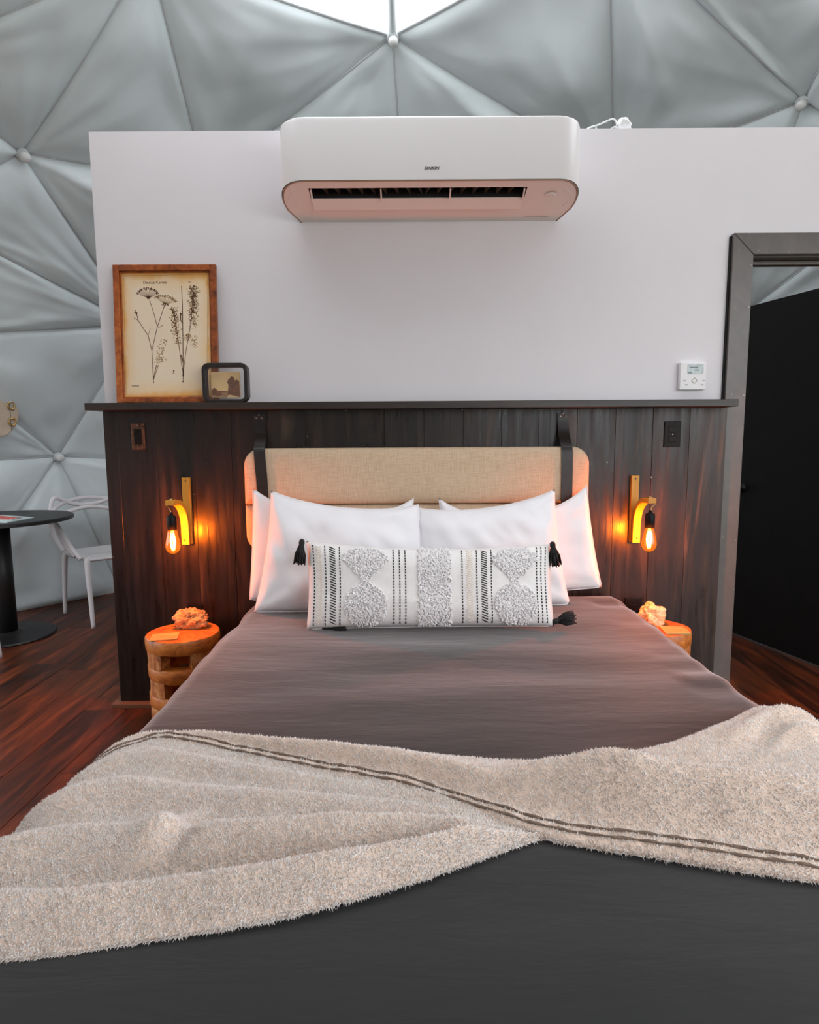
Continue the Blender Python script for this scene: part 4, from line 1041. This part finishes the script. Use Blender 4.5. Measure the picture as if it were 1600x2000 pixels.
# ================================================================== SCONCES
def sconce(side, base_px, label):
    """side +1: arm and bulb to the right of the bar"""
    c = on_y(*base_px, -.06); bxm = c[0]; s = side          # top middle of the bar
    zt = c[2]; zb_ = zt - .290
    t = thing('wall_sconce', (bxm, -.041, zb_), label, 'lamp', 'sconces beside the bed')
    MB().box((bxm-.0165, -.061, zb_), (bxm+.0165, -.041, zt)).build('back_bar', M['bracket'], t, bevel=.0012, seg=1)
    path = spline([(bxm+s*.004, -.0735, zb_), (bxm+s*.004, -.074, zt-.245), (bxm+s*.004, -.077, zt-.195), (bxm+s*.005, -.086, zt-.158), (bxm+s*.007, -.106, zt-.126), (bxm+s*.009, -.140, zt-.103), (bxm+s*.011, -.178, zt-.095), (bxm+s*.012, -.222, zt-.094)], 6)
    MB().strap(path, .0165, .0105, (1, 0, 0)).build('curved_arm', M['bracket'], t, bevel=.0012, seg=1)
    for p_, z in (((bxm, -.0612), zt-.014), ((bxm+s*.006, -.0848), zb_+.020)): MB().lathe([(.0038, 0), (.0032, -.0015)], (p_[0], p_[1], z), 10, 'y').build('bolt', M['dark'], t)
    bc = Vector((bxm+s*.0115, -.205, 0))
    MB().tube(spline([(bc.x, -.150, zt-.091), (bc.x, -.170, zt-.079), (bc.x, -.192, zt-.080), (bc.x+s*.0175, bc.y, zt-.090), (bc.x+s*.019, bc.y, zt-.106), (bc.x+s*.006, bc.y, zt-.122), (bc.x, bc.y, zt-.148)]), .0022, 6).build('cord', M['brass'], t, True)
    MB().lathe([(.002, zt-.132), (.006, zt-.138), (.0095, zt-.146), (.018, zt-.149), (.0195, zt-.153), (.0195, zt-.206), (.018, zt-.2075)], (bc.x, bc.y, 0), 24).build('socket', M['socket'], t, True)
    zt2 = zt-.206
    gl = MB().lathe([(.0165, zt2), (.019, zt2-.010), (.0245, zt2-.035), (.0290, zt2-.058), (.0300, zt2-.068), (.0275, zt2-.082), (.020, zt2-.093), (.009, zt2-.099), (.001, zt2-.101)], (bc.x, bc.y, 0), 32).build('bulb', M['glassbulb'], t, True)
    mb = MB()
    for q in range(8):
        a = q*math.pi/4; mb.tube([(bc.x+.005*math.cos(a), bc.y+.005*math.sin(a), zt2-.016), (bc.x+.011*math.cos(a), bc.y+.011*math.sin(a), zt2-.048), (bc.x+.006*math.cos(a), bc.y+.006*math.sin(a), zt2-.08)], .0016, 5)
    mb.build('filament', M['filament'], gl, True, fix=False)
    l = bpy.data.lights.new('bulb_light', 'POINT'); l.energy = BULB_POWER; l.color = BULB_COLOR; l.shadow_soft_size = .014
    lo = bpy.data.objects.new('bulb_light', l); COL.objects.link(lo); lo.parent = t; lo.matrix_parent_inverse = root_matrix(t).inverted(); lo.location = (bc.x, bc.y, zt2-.05)
    return t
sconce(1, (1242, 929), 'wooden wall sconce with amber bulb, right of the bed')
sconce(-1, (362, 933), 'wooden wall sconce with amber bulb, left of the bed')

# ================================================================== STUMP TABLES
def stump(cx_, cy_, rad, ztop, seed, label):
    t = thing('stump_table', (cx_, cy_, 0), label, 'side table', 'stump tables beside the bed')
    def rr_(a, z): return rad*(1 + .05*noise.noise(Vector((math.cos(a)*1.4+seed, math.sin(a)*1.4, z*3))) + .02*noise.noise(Vector((math.cos(a)*5, math.sin(a)*5+seed, z*14))))
    def ring_(z0, z1, name, solid, mat, inner_r=.62):
        N = 48; mb = MB(); rows = []
        zs = [z0, z0+.006, (z0+z1)/2, z1-.006, z1]
        for z, f_ in zip(zs, (.965, .995, 1.0, .995, .97)):
            rows.append([(cx_+rr_(k*2*math.pi/N, z)*f_*math.cos(k*2*math.pi/N), cy_+rr_(k*2*math.pi/N, z)*f_*math.sin(k*2*math.pi/N), z + (.006*noise.noise(Vector((math.cos(k*.13)*3, math.sin(k*.13)*3, seed+z*9))) if z < z0+.001 and z0 > .01 else 0)) for k in range(N)])
        mb.grid([r_+[r_[0]] for r_ in rows])
        if solid: mb.add(rows[0], [tuple(range(N))]); mb.add(rows[-1], [tuple(range(N))])
        else:
            inn = [[(cx_+rad*inner_r*math.cos(k*2*math.pi/N), cy_+rad*inner_r*math.sin(k*2*math.pi/N), z) for k in range(N)] for z in (z0, z1)]
            for src, dst in ((rows[0], inn[0]), (inn[0], inn[1]), (inn[1], rows[-1])): mb.grid([src+[src[0]], dst+[dst[0]]])
        return auto_smooth(mb.build(name, mat, t, True, weld=1e-5), 40)
    ring_(ztop-.058, ztop, 'top_slab', True, M['stump'])
    tiers = [(ztop-.118, ztop-.058), (ztop-.235, ztop-.175), (ztop-.352, ztop-.292)]
    ring_(ztop-.175, ztop-.118, 'ring', False, M['stump']); ring_(ztop-.292, ztop-.235, 'ring', False, M['stump']); ring_(0, ztop-.352, 'base_ring', False, M['bark'])
    for q, (z0, z1) in enumerate(tiers):
        for k in range(4):
            a = R(45 + 90*k + 6) - .0 + (0 if q % 2 == 0 else .06); ca, sa = math.cos(a), math.sin(a); N = 6; rows = []
            for z in (z0-.004, (z0+z1)/2, z1+.004):
                row = []
                for i in range(N): b_ = a + (i/(N-1)-.5)*.72; row.append((cx_+rr_(b_, z)*.985*math.cos(b_), cy_+rr_(b_, z)*.985*math.sin(b_), z))
                for i in range(N): b_ = a + (.5-i/(N-1))*.78; row.append((cx_+rad*.64*math.cos(b_), cy_+rad*.64*math.sin(b_), z))
                rows.append(row+[row[0]])
            mb = MB(); mb.grid(rows); mb.add(rows[0][:-1], [tuple(range(2*N))]); mb.add(rows[-1][:-1], [tuple(range(2*N))])
            auto_smooth(mb.build('post', M['bark'], t, True, weld=1e-5), 40)
    return t
ZS = .402
stump(-.945, -.225, .148, ZS, 1.0, 'round orange wood stump table with cut windows, left of the bed')
stump(1.046, -.215, .122, ZS+.004, 4.0, 'round orange wood stump table, right of the bed')
# stones and wooden slabs on the stumps
def stone(name, c, r, seed, mat, label, amp=.4, fr=2.2, fine=.5):
    P = blob((c[0], c[1], 0), r, seed, amp, 44, 28, fr, fine); zmin = min(p[2] for row in P for p in row)
    P = [[(p[0], p[1], max(p[2], zmin*.6)-zmin*.6+c[2]+.0005) for p in row] for row in P]
    mb = MB(); mb.grid(P, True); o = mb.build(name, mat, None, False, weld=1e-6); return tag(o, label, 'stone')
stone('mineral_stone', (-.935, -.165, ZS), (.070, .042, .046), 2.7, M['rock'], 'rough tan mineral stone on the left stump table')
stone('crystal_cluster', (1.030, -.165, ZS+.004), (.052, .045, .052), 6.3, M['crystal'], 'lumpy pale crystal on the right stump table', .36, 1.7, .38)
def slab(c, w, d, h, rz, label, name='wood_coaster'):
    m = Matrix.Rotation(rz, 3, 'Z'); pts = [m @ Vector((x*w/2, y*d/2, 0)) for x, y in ((-1,-1),(1,-1),(1,1),(-1,1))]
    o = MB().prism([(c[0]+p.x, c[1]+p.y) for p in pts], 'z', c[2]+.0004, c[2]+h).build(name, M['coaster'], None, bevel=.0012, seg=1); return tag(o, label, 'coaster')
slab((-.995, -.300, ZS), .105, .085, .006, R(14), 'square yellow wood coaster on the left stump table')
slab((1.082, -.275, ZS+.004), .10, .085, .010, R(-6), 'square yellow wood coaster on the right stump table')

# ================================================================== TABLE AND CHAIRS AT THE LEFT
TC = (-2.50, .99)
tb = thing('pedestal_table', (TC[0], TC[1], 0), 'round black pedestal table by the dome liner', 'table')
MB().lathe([(.395, .715), (.405, .719), (.405, .735), (.400, .740)], (TC[0], TC[1], 0), 72).build('table_top', M['tabletop'], tb)
MB().lathe([(.056, .02), (.056, .714)], (TC[0], TC[1], 0), 32).build('column', M['tabletop'], tb, True)
MB().lathe([(.265, 0), (.268, .006), (.262, .014), (.10, .022), (.058, .034)], (TC[0], TC[1], 0), 56).build('base_disc', M['tabletop'], tb)
MB().lathe([(.15, .700), (.15, .7145)], (TC[0], TC[1], 0), 32).build('mounting_plate', M['tabletop'], tb)
mg = thing('magazine', (-2.45, .92, .741), 'glossy red and pale blue magazine lying on the black round table', 'magazine')
def mag_quad(pts, z0, z1, name, mat, parent): return MB().prism(pts, 'z', z0, z1).build(name, mat, parent)
def on_table(*px): return [tuple(float(q) for q in on_z(x, y, .745)[:2]) for x, y in px]
pg = mag_quad(on_table((-70, 1018), (14, 1020), (67, 1010), (-10, 1005)), .7404, .7455, 'pages', plain('magazine_cover', (.62, .74, .76), .3, var=.35, vscale=22), mg)
mag_quad(on_table((-50, 1013), (18, 1015), (34, 1011), (-8, 1006.5)), .7456, .7462, 'red_picture', plain('magazine_red', (.75, .05, .02), .35, var=.5, vscale=30), pg)
mag_quad(on_table((22, 1016), (34, 1014), (44, 1011.5), (36, 1010.5)), .7456, .7462, 'dark_picture', plain('magazine_dark', (.25, .10, .10), .35, var=.6, vscale=40), pg)

def make_chair(label, group):
    """chair looking along +y, origin on the floor; plastic armchair with interlaced back loops"""
    t = thing('plastic_armchair', (0, 0, 0), label, 'chair', group)
    mat = M['chair']
    # seat: shallow dished plate
    N = 24; P = []
    for i in range(N+1):
        row = []
        for j in range(N+1):
            u, v = i/N*2-1, j/N*2-1
            k = math.sqrt(max(1e-9, 1-.22*v*v)), math.sqrt(max(1e-9, 1-.22*u*u))
            x, y = u*.228*k[0], v*.225*k[1]
            row.append((x, y, .455 - .016*math.exp(-((x/.13)**2+((y+.02)/.13)**2)) - .012*max(0, v-.6)/.4))
        P.append(row)
    mb = MB(); mb.grid(P); mb.grid([[(p[0]*.985, p[1]*.985, p[2]-.018) for p in row] for row in P])
    k = N+1; m_ = k*k
    for i in range(N):
        mb.f += [(i*k, (i+1)*k, m_+(i+1)*k, m_+i*k), (i*k+N, m_+i*k+N, m_+(i+1)*k+N, (i+1)*k+N), (i, m_+i, m_+i+1, i+1), (N*k+i, N*k+i+1, m_+N*k+i+1, m_+N*k+i)]
    mb.build('seat', mat, t, True)
    for sx, sy, fx_, fy_ in ((-1, 1, .205, .250), (1, 1, .205, .250), (-1, -1, .200, .270), (1, -1, .200, .270)):
        top = (sx*.200, sy*.195, .445); foot = (sx*fx_, sy*fy_, 0)
        pts = spline([(sx*.165, sy*.165, .446), (sx*.188, sy*.186, .438), (sx*.199, sy*.200, .405), (top[0]*.4+foot[0]*.6, top[1]*.4+foot[1]*.6, .20), foot], 5); k2 = len(pts)
        MB().tube(pts, [.017]*6 + [.021 - .009*q/(k2-7) for q in range(k2-6)], 12).build('leg', mat, t, True)
    # three loops that cross each other and run down to the seat sides
    loops = [[(-.232, .10, .455), (-.262, .03, .52), (-.272, -.09, .64), (-.255, -.21, .72), (-.16, -.275, .775), (0, -.300, .80)],
             [(-.228, .185, .447), (-.262, .12, .52), (-.285, .00, .635), (-.268, -.13, .668), (-.215, -.235, .685), (-.11, -.262, .72), (0, -.272, .735)],
             [(-.205, -.205, .452), (-.250, -.225, .56), (-.258, -.235, .66), (-.245, -.245, .78), (-.205, -.265, .812), (-.10, -.285, .765), (0, -.29, .752)]]
    for lp in loops:
        half = [Vector(p) for p in lp]; full = half + [Vector((-p.x, p.y, p.z)) for p in reversed(half[:-1])]
        sp = spline(full, 8)
        MB().tube(sp, .0145, 10, sx=1.0).build('back_loop', mat, t, True)
    return t
ch = make_chair('white plastic armchair with looped back standing beside the round black table', 'white plastic armchairs')
ch2 = copy_tree(ch); ch2['label'] = 'white plastic armchair cut off at the left edge, only a leg in view'
fwd_dir = Vector((.735, -.677)); ang = math.atan2(fwd_dir.y, fwd_dir.x) - math.pi/2
ch.location = (-2.085, 1.45, 0); ch.rotation_euler = (0, 0, ang)
ch2.location = (-2.285-.205, .59-.25, 0); ch2.rotation_euler = (0, 0, 0)
